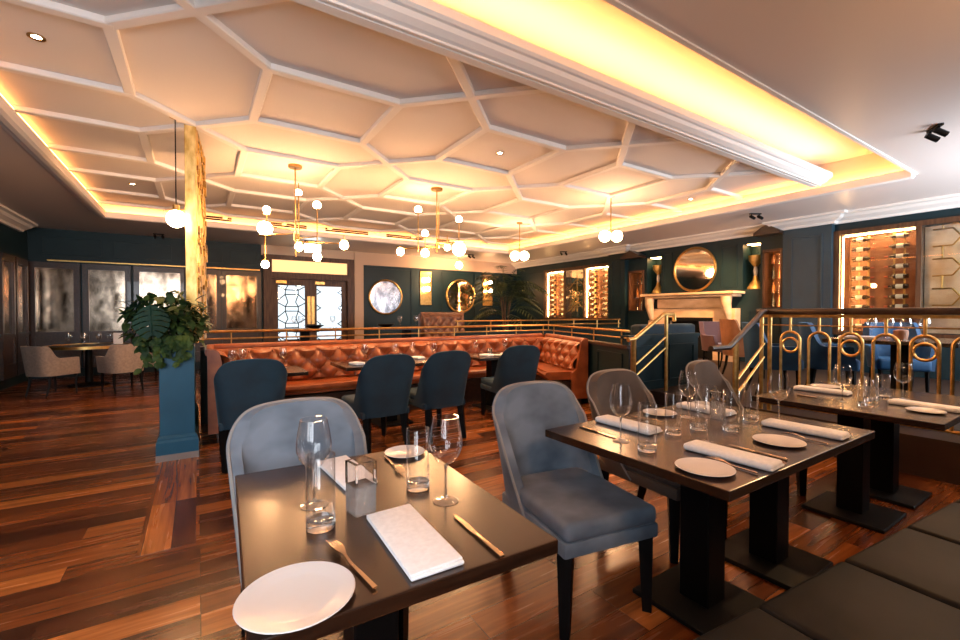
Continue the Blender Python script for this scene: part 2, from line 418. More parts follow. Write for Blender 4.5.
# LED strips lying in the coves
led = thing('cove_light_strip', 'warm amber light strip running around the raised ceiling cove', 'light strip', (0, 0, ZC + .03))
MB().box(RX0 + .055, RX0 + .07, OY0 + .6, OY1, .125, .138).build('strip', 'led_side', led)
MB().box(RX0 + .0555, RX0 + .0695, OY0 + .6, OY1, .001, .124).build('holder', 'cornice', led)
MB().box(RX0 + .06, RX1 - .06, RY1 - .07, RY1 - .04, .0, .02).build('strip', 'led', led)
MB().box(RX1 - .07, RX1 - .04, OY0 + .05, OY1, .0, .02).build('strip', 'led', led)
led2 = thing('trough_light_strip', 'amber light strip glowing in the deep trough near the viewer', 'light strip', (0, 0, ZC + .10))
MB().box(RX0 + .1, 7.1, BY0 + .09, BY0 + .12, .055, .075).build('strip', 'led_trough', led2)
MB().box(RX0 + .1, 7.1, BY0 + .10, BY0 + .11, .001, .054).build('holder', 'cornice', led2)

# cornice on the right wall (breaks out around pilasters), left wall
cprof = [(0, ZC), (.26, ZC), (.26, ZC - .035), (.20, ZC - .05), (.16, ZC - .09), (.07, ZC - .13), (.05, ZC - .17), (0, ZC - .17)]
PIL = [(3.17, 3.94), (7.64, 8.20)]
path = [(XR, YF)]
for a, b in PIL: path += [(XR, a), (XR - .14, a), (XR - .14, b), (XR, b)]
path += [(XR, YB)]
struct(MB().sweep(path, cprof), 'trim_7', 'cornice')
struct(MB().sweep([(XL, 12.05), (XL, YF)], cprof), 'trim_8', 'cornice')
# pilasters and panel mouldings
def frame_on(mb, axis, pos, dirn, a0, a1, z0, z1, w=.03, d=.018):
    """raised rectangular moulding on a wall face"""
    for (p, q, u, v) in ((a0, a1, z0, z0+w), (a0, a1, z1-w, z1), (a0, a0+w, z0+w, z1-w), (a1-w, a1, z0+w, z1-w)):
        lo, hi = sorted((pos, pos + dirn*d))
        if axis == 'x': mb.box(p, q, lo, hi, u, v)
        else: mb.box(lo, hi, p, q, u, v)
pl = MB()
p2 = MB(); p2.box(XR - .14, XR, PIL[1][0], PIL[1][1], PF, ZC - .16); frame_on(p2, 'y', XR - .14, -1, PIL[1][0] + .13, PIL[1][1] - .13, 1.3, 2.78)
for a, b in PIL[:1]:
    pl.box(XR - .14, XR, a, b, PF, ZC - .16); frame_on(pl, 'y', XR - .14, -1, a + .13, b - .13, 1.3, 2.78); pl.box(XR - .16, XR, a-.02, b+.02, PF, PF + .2)
frame_on(p2, 'y', XR, -1, 4.85, 5.20, 1.9, 2.8); frame_on(p2, 'y', XR, -1, 6.36, 6.6, 1.9, 2.8)
frame_on(p2, 'y', XR, -1, 4.03, 4.62, .6, 1.40)
frame_on(p2, 'y', XR, -1, 11.0, 12.3, 1.0, 2.7)
struct(pl, 'trim_9', 'teal_lit'); struct(p2, 'trim_15', 'teal')
bk = MB()
for a, b in ((-2.7, -1.75), (-1.55, -.5), (-.3, .55), (.7, 1.3)): frame_on(bk, 'x', YB, -1, a, b, 2.58, 2.95)
for a, b in ((4.05, 5.55), (6.6, 7.85)): frame_on(bk, 'x', YB, -1, a, b, .9, 2.68, .025)
struct(bk, 'trim_10', 'teal')
lf = MB()
for a, b in ((.2, 1.6), (1.8, 3.2), (3.4, 4.8), (5.0, 6.4), (6.6, 8.0), (8.2, 9.5), (9.7, 10.7)):
    frame_on(lf, 'y', XL, 1, a, b, 1.05, 2.75, .04, .025); frame_on(lf, 'y', XL, 1, a, b, .25, .85, .04, .025)
lf.box(XL, XL + .04, YF, YB, .92, .98)
struct(lf, 'trim_11', 'teal')
struct(MB().box(XL, XL + .02, YF, YB, 0, .18).box(XL, .1, YB - .02, YB, 0, .18), 'baseboard_left', 'teal')
struct(MB().box(4.02, XR, YB - .03, YB, 2.74, ZC).box(3.76, 4.02, YB - .08, YB, PF, ZC), 'trim_12', 'peach')
# peach lintel over the entrance doors
struct(MB().box(1.38, 3.76, YB - .04, YB, 2.84, ZC), 'trim_13', 'peach')

# front windows (behind the viewer): frame + panes, daylight comes in here
for n, (a, b, u, v) in enumerate(WINS):
    f = MB(); y0, y1 = YF - .09, YF - .03
    f.box(a, b, y0, y1, u, u+.06).box(a, b, y0, y1, v-.06, v).box(a, a+.06, y0, y1, u, v).box(b-.06, b, y0, y1, u, v).box((a+b)/2-.025, (a+b)/2+.025, y0, y1, u, v)
    o = struct(f, 'window_%d' % (n+1), 'cornice')
    MB().box(a+.06, b-.06, YF-.065, YF-.06, u+.06, v-.06).build('pane', 'pane', o)

# ------------------------------------------------------------------ mirrored panels on the back wall, brass line
panes = [(-2.79, -2.20), (-1.96, -1.35), (-1.10, -.34), (-.16, .39), (.60, 1.27)]
names = ['first mirrored glass panel from the left on the back wall', 'second mirrored panel from the left behind the round table', 'third mirrored panel from the left, behind the potted plant',
         'narrow mirrored panel just right of the gold screen', 'mirrored panel beside the entrance doors, mottled gold']
for (a, b), lb in zip(panes, names):
    t = thing('mirror_panel', lb, 'mirror', ((a+b)/2, YB - .002, .18), 0, 'mirrored panels on the back wall')
    h = (b-a)/2
    fr = MB(); fr.box(-h-.10, -h, -.06, 0, 0, 2.22).box(h, h+.10, -.06, 0, 0, 2.22).box(-h, h, -.06, 0, 2.10, 2.22).box(-h, h, -.06, 0, 0, .25).box(-h, h, -.06, 0, .70, .78)
    fr.build('frame', 'wood_dark', t, False)
    g = MB(); g.box(-h, h, -.025, -.01, .78, 2.10); g.build('mirror', 'antique', t, False)
    MB().box(-h, h, -.035, -.01, .25, .70).build('panel', 'wood_dark', t, False)
for yc, lb in ((11.18, 'mirrored panel on the left wall at the picture edge'), (11.92, 'mirrored panel on the left wall nearest the corner')):
    t = thing('mirror_panel', lb, 'mirror', (XL + .003, yc, .18), R(90), 'mirrored panels on the left wall')
    fr = MB(); h = .26
    fr.box(-h-.07, -h, -.06, 0, 0, 2.22).box(h, h+.07, -.06, 0, 0, 2.22).box(-h, h, -.06, 0, 2.10, 2.22).box(-h, h, -.06, 0, 0, .25).box(-h, h, -.06, 0, .70, .78)
    fr.build('frame', 'wood_dark', t, False)
    MB().box(-h, h, -.025, -.01, .78, 2.10).build('mirror', 'antique', t, False); MB().box(-h, h, -.035, -.01, .25, .70).build('panel', 'wood_dark', t, False)
tag(MB().box(-2.6, 1.34, YB - .075, YB - .002, 2.43, 2.455).build('brass_strip', 'brass', None, False), 'thin brass strip above the mirrored panels', 'trim strip')

# ------------------------------------------------------------------ entrance doors
fr = MB(); fz = PF
fr.box(1.42, 1.62, YB - .10, YB + .06, fz, 2.86).box(3.56, 3.74, YB - .10, YB + .06, fz, 2.86).box(1.62, 3.56, YB - .10, YB + .06, 2.74, 2.86).box(1.62, 3.56, YB - .10, YB + .06, 2.25, 2.42)
frame = struct(fr, 'trim_14', 'wood_brown')
tr = struct(MB().box(1.62, 3.56, YB - .03, YB - .005, 2.42, 2.74), 'window_4', 'lit_amber_glass')
def door(n, a, b, hinge):
    w0, w1 = a + .15, b - .15
    z0, z1, p0, p1 = PF + .002, 2.298, PF + .30, 2.08
    d = MB(); y0, y1 = YB + .002, YB + .04
    d.box(a, w0, y0, y1, z0, z1).box(w1, b, y0, y1, z0, z1).box(w0, w1, y0, y1, z0, p0).box(w0, w1, y0, y1, p1, z1)
    o = struct(d, 'door_%d' % n, 'wood_brown')
    MB().box(w0, w1, YB + .015, YB + .02, p0, p1).build('pane', 'pane', o, False)
    lead = MB(); W = w1 - w0; cx = (w0 + w1)/2; y = YB - .004
    def ln(x0, zz0, x1, zz1): lead.tube([(x0, y, zz0), (x1, y, zz1)], .013, 5)
    q = .16; zz = p1 - .02; step = .44
    while zz > p0 + .1:
        zt, zb = zz, max(p0, zz - step)
        if n == 1:
            ln(cx-q, zt-.1, cx+q, zt-.1); ln(cx-q, zt-.22, cx+q, zt-.22); ln(cx-q, zt-.1, cx-q, zt-.22); ln(cx+q, zt-.1, cx+q, zt-.22)
            ln(cx-q, zt-.22, w0, zb+.07); ln(cx+q, zt-.22, w1, zb+.07); ln(cx-q, zt-.1, w0, zt); ln(cx+q, zt-.1, w1, zt)
            ln(cx-q, zt-.1, cx-q*.6, zt+.02); ln(cx+q, zt-.1, cx+q*.6, zt+.02); ln(cx-q*.6, zb+.02, cx-q, zt-.22); ln(cx+q*.6, zb+.02, cx+q, zt-.22)
        else:
            for sx in (-1, 1):
                e = w0 if sx < 0 else w1
                ln(e, zt - .06, e - sx*.11, zt - .14); ln(e, zt - .20, e - sx*.11, zt - .12)
        zz -= step
    lead.build('lead_lines', 'black', o)
    hx = b - .05 if n == 1 else a + .05
    MB().box(hx - .04, hx + .04, y0 - .012, y0 - .001, 1.05, 1.80).build('push_plate', 'brass', o, False)
    MB().box(a + .1, a + .35, y0 - .05, y0 - .001, 2.13, 2.2).build('door_closer', 'brass', o, False)
door(1, 1.621, 2.588, 0); door(2, 2.592, 3.559, 1)

# exit sign
ex = thing('exit_sign', 'small lit white exit sign hanging above the entrance doors', 'sign', (2.37, 11.2, ZC))
MB().box(-.2, .2, -.03, .03, -.07, 0).build('housing', 'black', ex, False)
MB().box(-.19, .19, -.012, .012, -.28, -.071, .004, 1).build('sign_face', 'exit', ex, False)

# ------------------------------------------------------------------ round mirrors, sconces
def round_mirror(loc, r, rz, label, mat):
    t = thing('round_mirror', label, 'mirror', loc, rz, 'round wall mirrors')
    mt = Matrix.Rotation(R(90), 4, 'X')
    MB().lathe([(0, .012), (r, .012), (r, .0), (0, 0)], n=56, mtx=mt).build('mirror_glass', mat, t)
    pts = [(r*math.cos(2*PI*k/56), -.012, r*math.sin(2*PI*k/56)) for k in range(57)]; pts[-1] = pts[0]
    MB().tube(pts, .028, 8).build('mirror_frame', 'brass', t)
round_mirror((4.70, YB - .03, 1.82), .50, 0, 'round mottled mirror right of the entrance doors', 'mirror_mottled')
round_mirror((7.28, YB - .03, 1.90), .53, 0, 'round brass rimmed mirror on the back wall beside the palm', 'mirror_warm')
round_mirror((XR - .03, 5.78, 2.345), .49, R(-90), 'round brass framed mirror above the fireplace mantel', 'mirror_warm')
def sconce(x, label, y=YB - .002, rz=0.):
    t = thing('wall_sconce', label, 'wall lamp', (x, y, 1.7), rz, 'brass wall sconces')
    MB().box(-.20, .20, -.03, 0, -.1, .95, .01, 1).build('backplate', 'brass', t, False)
    for z in (.40, .68):
        MB().tube([(0, -.03, z), (0, -.12, z)], .015).build('arm', 'brass', t)
        MB().sphere((0, -.17, z), .075).build('globe', 'globe', t)
sconce(6.02, 'brass wall sconce with two lit globes between round mirrors')
sconce(1.3, 'added brass wall sconce, unseen behind the viewer, warming the near tables', YF + .002, PI)  # unseen lamp added behind the viewer to warm the middle table
sconce(3.6, 'second added brass wall sconce, unseen behind the viewer over the bench', YF + .002, PI)  # another unseen lamp, added for warm light only
sconce(8.35, 'brass wall sconce with two lit globes behind the palm')

# ------------------------------------------------------------------ gold screen + planter + plant
pn = thing('planter_box', 'tall blue painted planter box with moulded base', 'planter', (-.165, 4.9, 0))
pb = MB(); pb.box(-.135, .135, .0, 1.60, .06, 1.04, .004, 1)
pb.build('body', 'blue_paint', pn, False)
MB().sweep([(-.135, 0), (.135, 0), (.135, 1.6), (-.135, 1.6)], [(0, .06), (-.028, .06), (-.028, .17), (-.018, .19), (-.018, .205), (-.010, .22), (0, .23)], True).build('base_moulding', 'blue_paint', pn, False)
MB().box(-.165, .165, -.035, 1.63, 0, .06).build('base_band', 'stone', pn, False)
sc = thing('gold_screen', 'tall slim gold screen reaching from planter to ceiling', 'room divider', (-.045, 5.36, 1.041)); sc.rotation_euler = (0, 0, R(-5))
MB().box(-.055, .045, .0, .05, 0, 2.255, .004, 1).build('frame', 'gold', sc, False)
sp = MB(); sp.box(-.045, .04, .05, 1.15, 0, 2.255)
for k in range(90):
    y = random.uniform(.08, 1.12); z = random.uniform(.05, 2.2); w = random.uniform(.015, .05); h = random.uniform(.02, .07)
    sp.box(.04, .04 + random.uniform(.006, .02), y-w, y+w, z-h, z+h)
sp.build('mosaic_panel', 'mosaic', sc, False)

def leaf_mesh(mb, base, dirv, up, L, W, fold=.15, seg=4, droop=.25):
    d = dirv.normalized(); s = d.cross(up)
    s = s.normalized() if s.length > 1e-4 else d.orthogonal().normalized()
    n = s.cross(d).normalized(); bm = mb.bm; rows = []
    for i in range(seg + 1):
        t = i / seg; w = W * (math.sin(PI * min(1, t*.85 + .12))**.8) * (1 if t < 1 else .02)
        c = base + d*L*t - n*L*droop*t*t
        rows.append((bm.verts.new(c + s*w - n*(-fold*w)), bm.verts.new(c), bm.verts.new(c - s*w - n*(-fold*w))))
    for A, B in zip(rows[:-1], rows[1:]):
        bm.faces.new((A[0], A[1], B[1], B[0])); bm.faces.new((A[1], A[2], B[2], B[1]))
plant = thing('trailing_plant', 'lush trailing green plant with big split monstera leaf on blue planter', 'plant', (-.175, 5.08, 1.041))
MB().box(-.105, .105, -.11, .15, .0, .045).build('soil', 'soil', plant, False)
fo = MB(); random.seed(21)
for k in range(430):
    th = random.uniform(0, 2*PI); u = random.random()
    rr = .31 * u**.5
    zz = random.gauss(.33, .12)
    p = Vector((rr*math.cos(th)*1.05 - .06, rr*math.sin(th)*.75 - .02, max(-.02, min(.52, zz))))
    if p.x > .22: p.x = .22 - random.random()*.1
    p.z *= 1 - .35*(rr/.31)**2
    d = Vector((p.x + .06 + random.gauss(0, .15), p.y + random.gauss(0, .15) - .05, random.gauss(-.05, .25)))
    leaf_mesh(fo, p, d, Vector((0, 0, 1)), random.uniform(.07, .13), random.uniform(.022, .042))
for v in range(15):                                             # trailing vines over the front and sides
    x0 = random.uniform(-.27, .16); y0 = -.22 - random.random()*.06 if x0 > -.15 else random.uniform(-.25, -.1)
    ln = random.uniform(.08, .24) * (1.2 if x0 < -.16 else 1)
    prev = Vector((x0*.6, -.05, .12)); pts = [prev]
    for s_ in range(7):
        pts.append(Vector((x0 + random.gauss(0, .015), y0, .10 - ln * s_ / 6)))
    fo.tube(pts, .004, 5)
    for p in pts[1:]:
        for q in range(2):
            d = Vector((random.gauss(0, 1), -.7 + random.gauss(0, .4), -.6)); leaf_mesh(fo, p, d, Vector((0, -1, .3)), random.uniform(.05, .08), random.uniform(.015, .026))
for s_ in range(26):
    th = random.uniform(0, 2*PI); r = random.uniform(.1, .32)
    fo.tube([(0.03*math.cos(th), .03*math.sin(th), .04), (r*.5*math.cos(th), r*.4*math.sin(th), .22), (min(.2, r*math.cos(th)), r*.7*math.sin(th), random.uniform(.2, .38))], .005, 5)
fo.build('foliage', 'leaf', plant)
def monstera(base, u, v, L):
    """broad leaf with deep splits; u = along, v = across"""
    mb = MB(); bm = mb.bm; u = Vector(u).normalized(); v = Vector(v).normalized(); n = u.cross(v)
    NS = 6
    for sgn in (-1, 1):
        for i in range(NS):
            t0, t1 = i / NS, (i + .80) / NS
            def hw(t): return L * .50 * (math.sin(PI * (t*.80 + .17))**.75)
            a = Vector(base) + u*L*t0; b = Vector(base) + u*L*t1
            w0, w1 = hw(t0), hw(t1); fw = L*.16
            q = [a, a + v*sgn*w0*.55 + u*fw*.35 + n*w0*.08, a + v*sgn*w0 + u*fw, b + v*sgn*w1 + u*fw*.9, b + v*sgn*w1*.5 + u*fw*.3 + n*w1*.08, Vector(base) + u*L*((i+1)/NS)]
            bm.faces.new([bm.verts.new(p - n*(.25*(abs((p-Vector(base)).dot(v)))**2/L)) for p in q])
    mb.tube([Vector(base) - u*.02, Vector(base) + u*L], .005, 5)
    return mb
m1 = monstera((-.17, -.33, .38), (.05, -.10, -1), (1, .12, .1), .27); m1.tube([(-.17, -.33, .38), (-.12, -.1, .38), (-.05, 0, .05)], .006, 5); m1.build('monstera_leaf', 'monstera', plant)
m2 = monstera((-.20, -.1, .40), (-.6, -.4, -.25), (.3, -.6, .5), .20); m2.tube([(-.20, -.1, .40), (-.05, 0, .05)], .006, 5); m2.build('monstera_leaf', 'monstera', plant)

# ------------------------------------------------------------------ lamps: pendants and chandeliers
def pendant(x, y, zg, r, label, ztop=ZR):
    t = thing('pendant_lamp', label, 'lamp', (x, y, ztop), 0, 'single globe pendants by the gold screen')
    MB().cyl((0, 0), .05, -.03, 0).build('canopy', 'brass', t)
    MB().tube([(0, 0, -.03), (0, 0, zg - ztop + r)], .006, 6).build('cord', 'black', t)
    MB().cyl((0, 0), .03, zg - ztop + r - .01, zg - ztop + r + .05).build('cap', 'brass', t)
    MB().sphere((0, 0, zg - ztop), r).build('globe', 'globe', t)
pendant(-.17, 5.28, 2.28, .085, 'nearer lit globe pendant hanging left of the gold screen')
pendant(-.05, 7.2, 2.25, .07, 'farther small lit globe pendant peeking from behind the gold screen')

def chandelier(label, c, canopy_r, rods, arms):
    t = thing('chandelier', label, 'chandelier', (c[0], c[1], ZR), 0, 'brass globe chandeliers')
    MB().cyl((0, 0), canopy_r, -.035, 0).build('canopy', 'brass', t)
    MB().tube([(0, 0, -.03), (0, 0, arms['zb'])], .009, 8).build('stem', 'brass', t)
    MB().tube([(.045, .02, -.22), (.045, .02, arms['zb'] + .05)], .007, 8).build('stem', 'brass', t)
    MB().cyl((.01, 0), .035, arms['z'] - .04, arms['z'] + .04).build('hub', 'brass', t)
    for (x, y, z0, z1, za, globes) in rods:
        if abs(x) + abs(y) > .06:
            MB().tube([(0, 0, za), (x, y, za)], .008, 6).build('arm', 'brass', t)
        MB().tube([(x, y, z0), (x, y, z1)], .007, 6).build('rod', 'brass', t)
        for zg, r in globes:
            MB().sphere((x, y, zg), r, 16, 10).build('globe', 'globe' if r > .07 else 'bulb', t)
            MB().cyl((x, y), r*.9, zg - r - .006 if zg > za else zg + r, zg - r if zg > za else zg + r + .006, 16).build('shade_disc', 'brass', t)
# right in view: (.84,-.54) ; depth: (.54,.84)
def rp(l, d): return (.8406*l + .5417*d, -.5417*l + .8406*d)
def rodset(lst): return [(*rp(l, d), z0 - ZR, z1 - ZR, za - ZR, [(zg - ZR, r) for zg, r in gl]) for (l, d, z0, z1, za, gl) in lst]
chandelier('brass chandelier with lit globes nearest the gold screen', (1.10, 6.22), .085,
    rodset([(-.43, .05, 1.98, 2.48, 2.40, [(2.48, .095), (2.00, .05)]), (.0, .10, 2.24, 2.98, 2.36, [(2.97, .045), (2.24, .055)]), (.33, -.12, 2.07, 2.75, 2.34, [(2.75, .05), (2.08, .055)]),
            (.58, .2, 2.20, 2.42, 2.30, [(2.28, .06)]), (-.26, -.25, 2.45, 2.68, 2.45, [(2.66, .045)])]), dict(z=2.36 - ZR, zb=2.1 - ZR))
chandelier('brass chandelier with lit globes in the middle of the ceiling', (3.16, 6.15), .09,
    rodset([(-.30, .05, 2.32, 2.98, 2.38, [(2.98, .055)]), (.35, -.08, 2.10, 2.80, 2.42, [(2.80, .05), (2.34, .105), (2.09, .055)]), (-.16, -.2, 2.25, 2.56, 2.38, [(2.56, .05), (2.26, .06)]),
            (-.60, .15, 2.30, 2.42, 2.38, [(2.33, .06)]), (.14, .3, 2.40, 2.62, 2.42, [(2.42, .05)])]), dict(z=2.40 - ZR, zb=2.30 - ZR))
def twin(c, zg, r, label):
    t = thing('twin_globe_lamp', label, 'lamp', (c[0], c[1], ZR), 0, 'twin globe pendants')
    MB().cyl((0, 0), .06, -.03, 0).build('canopy', 'brass', t)
    MB().tube([(0, 0, -.03), (0, 0, zg - ZR)], .009, 6).build('stem', 'brass', t)
    a, b = rp(-.1, 0), rp(.1, 0)
    MB().tube([(a[0], a[1], zg - ZR), (b[0], b[1], zg - ZR)], .01, 6).build('arm', 'brass', t)
    for q in (a, b): MB().sphere((q[0], q[1], zg - ZR), r).build('globe', 'globe', t)
twin((5.76, 4.94), 2.62, .092, 'twin globe pendant hanging toward the fireplace wall')
twin((5.85, 7.50), 2.58, .10, 'twin globe pendant hanging in front of the palm')

def downlight(x, y, z, label):
    t = thing('downlight', label, 'ceiling light', (x, y, z), 0, 'recessed ceiling downlights')
    MB().lathe([(.028, .0), (.05, .0), (.05, -.008), (.028, -.004)], n=24).build('trim_ring', 'brass', t)
    MB().cyl((0, 0), .028, -.003, .0, 20).build('lens', 'downlight', t)
for x, y, lb in ((-.94, 4.32, 'recessed spot in the ceiling at the far left'), (-.81, 8.43, 'recessed spot in the ceiling left of the gold screen'), (3.11, 4.38, 'recessed spot in a square ceiling coffer above the booth'), (7.1, 4.37, 'recessed spot in the ceiling corner nearest the light trough')):
    downlight(x, y, ZR - .0005, lb)
def spot(x, y, rz, label):
    t = thing('spotlight', label, 'spotlight', (x, y, ZC), rz, 'black ceiling spotlights')
    MB().box(-.10, .10, -.02, .02, -.02, 0).build('base', 'black', t, False)
    for s in (-.07, .07):
        MB().tube([(s, 0, -.02), (s, 0, -.05)], .008, 6).build('bracket', 'black', t)
        MB().tube([(s, .03, -.045), (s + .01, -.06, -.10)], .026, 12).build('head', 'black', t)
spot(5.85, 1.17, R(35), 'black twin spotlight on the ceiling at the upper right')
spot(8.25, 3.87, R(-30), 'black twin spotlight on the ceiling above the bottle shelves')
spot(8.75, 9.2, R(-30), 'black twin spotlight on the ceiling near the far wine cabinet')
spot(-.71, 12.0, 0, 'black twin spotlight on the ceiling above the third mirrored panel')
spot(6.9, 11.2, 0, 'black twin spotlight on the ceiling above the round back mirror')
# linear air vents on the far fascia
vx = [(.05, .60, 'leftmost linear air vent on the far ceiling fascia'), (1.25, 2.05, 'second linear air vent on the far fascia, behind the left chandelier'), (2.45, 3.45, 'third linear air vent on the far fascia above the doors'),
      (3.9, 4.9, 'fourth linear air vent on the far fascia, behind the middle chandelier'), (5.3, 6.1, 'rightmost linear air vent on the far ceiling fascia')]
for a, b, lb in vx:
    t = thing('air_vent', lb, 'air vent', ((a+b)/2, RY1, ZR - .052), 0, 'linear vents on the ceiling fascia')
    h = (b-a)/2
    MB().box(-h, h, -.006, 0, -.042, .042).build('slot', 'black', t, False)
    f = MB()
    for z in (-.042, 0, .042): f.box(-h-.02, h+.02, -.010, -.006, z-.003, z+.003)
    f.build('grille', 'cornice', t, False)

# ------------------------------------------------------------------ booth partition with brass rail
part = [(.02, 6.25), (5.50, 6.25), (4.52, 3.58)]
def off(path, o):
    mb = MB(); return path
pt = thing('booth_partition', 'low dark panelled partition with brass rail behind the leather booth', 'partition', (0, 0, 0))
MB().sweep(part, [(0, 0), (.08, 0), (.08, .90), (0, .90)]).build('wall_panel', 'dark_green', pt, False)
MB().sweep(part, [(-.03, .90), (.11, .90), (.11, .94), (-.03, .94)]).build('cap', 'wood_dark', pt, False)
pmid = [(.02, 6.29), (5.53, 6.29), (4.56, 3.60)]
for z, r in ((1.12, .016), (1.03, .010)):
    MB().tube([(x, y, z) for x, y in ((.02, 6.29), (5.44, 6.29), (5.50, 6.26), (5.51, 6.19), (4.57, 3.62))], r, 8).build('rail', 'brass', pt)
for k in range(9):
    x = .35 + k * .64
    MB().tube([(x, 6.29, .94), (x, 6.29, 1.12)], .009, 6).build('post', 'brass', pt)
for k in range(4):
    f = .12 + k*.27; x, y = 5.53 + (4.56-5.53)*f, 6.25 + (3.60-6.25)*f
    MB().tube([(x, y, .94), (x, y, 1.12)], .009, 6).build('post', 'brass', pt)
# raised-panel mould on the visible end
w = Vector((4.52-5.50, 3.58-6.25)).normalized(); nl = Vector((w.y, -w.x))     # toward the viewer side
e = MB(); A = Vector((4.80, 4.35)); Bq = Vector((4.57, 3.72))
ang = math.atan2((Bq-A).y, (Bq-A).x); Ln = (Bq-A).length
for (p, q, u, v) in ((0, Ln, .2, .23), (0, Ln, .80, .83), (0, .03, .2, .83), (Ln-.03, Ln, .2, .83)):
    e.box(p, q, -.012, .012, u, v, mtx=Matrix.Translation((A.x, A.y, 0)) @ Matrix.Rotation(ang, 4, 'Z'))
e.build('panel_moulding', 'dark_green', pt, False)

# ------------------------------------------------------------------ tufted leather booth
bo = thing('leather_booth', 'long U shaped cognac leather booth with deep button tufting', 'booth sofa', (0, 0, 0))
def tuft(mb, P0, P1, z0, z1, nrm, du=.27, dv=.27, amp=.085, ends=(0, 0)):
    """diamond tufted panel between two floor points, bulging along nrm, leaning back at the top"""
    P0 = Vector(P0); P1 = Vector(P1); L = (P1-P0).length; H = z1 - z0; nrm = Vector(nrm).normalized()
    nu, nv = int(L/.022), int(H/.022)
    def fn(a, b):
        u, v = a*L, b*H
        s1 = abs(math.sin(PI*(u/du + v/dv))); s2 = abs(math.sin(PI*(u/du - v/dv)))
        pil = amp * (s1*s2)**.5 * 1.0
        edge = min(1, (1-b)*H/.06, b*H/.05)
        lean = .10*(1-b)
        roll = .0
        d = lean + (pil*edge + amp*.55*(1-edge)*0 + .02)
        if b > .93: d -= (b-.93)/.07*.05
        p = P0.lerp(P1, a)
        return (p.x + nrm.x*d, p.y + nrm.y*d, z0 + v)
    mb.grid(fn, nu, nv)
    nb = 0
    for i in range(int(L/du*2) + 1):
        for j in range(int(H/dv*2) + 1):
            if (i + j) % 2: continue
            u, v = i*du/2, j*dv/2
            if v < .05 or v > H - .05 or u < .03 or u > L-.03: continue
            p = P0.lerp(P1, u/L); d = .10*(1 - v/H) + .026
            mb.sphere((p.x + nrm.x*d, p.y + nrm.y*d, z0+v), .012, 8, 6)
bt = MB()
tuft(bt, (.12, 6.10), (5.30, 6.10), .44, .90, (0, -1))
bt.build('tufted_back', 'leather', bo)
wd = Vector((4.86-5.42, 4.60-6.16)).normalized(); wn = Vector((wd.y, -wd.x))
wn = wn if wn.x < 0 else -wn
bw = MB(); Wa, Wb = Vector((5.42, 6.16)) + wn*.06, Vector((4.86, 4.60)) + wn*.06
tuft(bw, (Wa.x, Wa.y), (Wb.x, Wb.y), .44, .90, (wn.x, wn.y)); bw.build('tufted_back', 'leather', bo)
bl = MB(); tuft(bl, (.16, 5.42), (.16, 6.10), .44, .90, (1, 0)); bl.build('tufted_back', 'leather', bo)
roll = MB(); roll.tube([(.10, 5.37, .905), (.10, 6.06, .905), (.16, 6.15, .905), (5.30, 6.15, .905), (Wa.x - wn.x*.03, Wa.y - wn.y*.03 - .08, .905), (Wb.x - wn.x*.03, Wb.y - wn.y*.03, .905)], .045, 10)
roll.build('top_roll', 'leather', bo)
# wing side cheeks (plain leather ends)
def cheek(c, d, n, name='side_cheek'):
    mb = MB(); d = Vector(d).normalized(); n = Vector(n).normalized()
    prof = [(-.05, .06), (.20, .06), (.20, .44), (.13, .50), (.06, .90), (.02, .94), (-.05, .94)]
    vs = [[mb.bm.verts.new((c[0] + n.x*p + d.x*o, c[1] + n.y*p + d.y*o, z)) for p, z in prof] for o in (0, .05)]
    m = len(prof)
    for k in range(m): mb.bm.faces.new((vs[0][k], vs[0][(k+1) % m], vs[1][(k+1) % m], vs[1][k]))
    mb.bm.faces.new(vs[0]); mb.bm.faces.new(vs[1][::-1]); mb.build(name, 'leather', bo, False)
cheek((Wb.x, Wb.y), wd, wn); cheek((.13, 5.37), (0, -1), (1, 0))
# seats
seat = MB()
Wc = Wb + wn*.56
inner = [(.72, 5.62), (4.72, 5.62), (Wc.x, Wc.y)]
outer = [(.14, 6.08), (5.3, 6.08), (Wb.x, Wb.y)]
seat.prism([(.16, 5.45), (.70, 5.45), (.70, 5.60), (4.66, 5.60), (Wc.x, Wc.y), (Wb.x, Wb.y), (5.36, 6.08), (.16, 6.08)], .34, .455)
seat.build('seat_cushion', 'leather', bo, False)
bs = MB(); bs.prism([(.16, 5.47), (.66, 5.47), (.66, 5.66), (4.70, 5.66), (Wc.x + .05, Wc.y + .06), (Wb.x, Wb.y + .04), (5.36, 6.08), (.16, 6.08)], .0, .339)
bs.build('base', 'wood_dark', bo, False).location.z = -.03; bo.location.z = .03
sr = MB(); sr.tube([(.70, 5.45, .41), (.70, 5.56, .41), (.74, 5.60, .41), (4.64, 5.60, .41), (Wc.x, Wc.y, .41)], .045, 8); sr.build('seat_edge_roll', 'leather', bo)

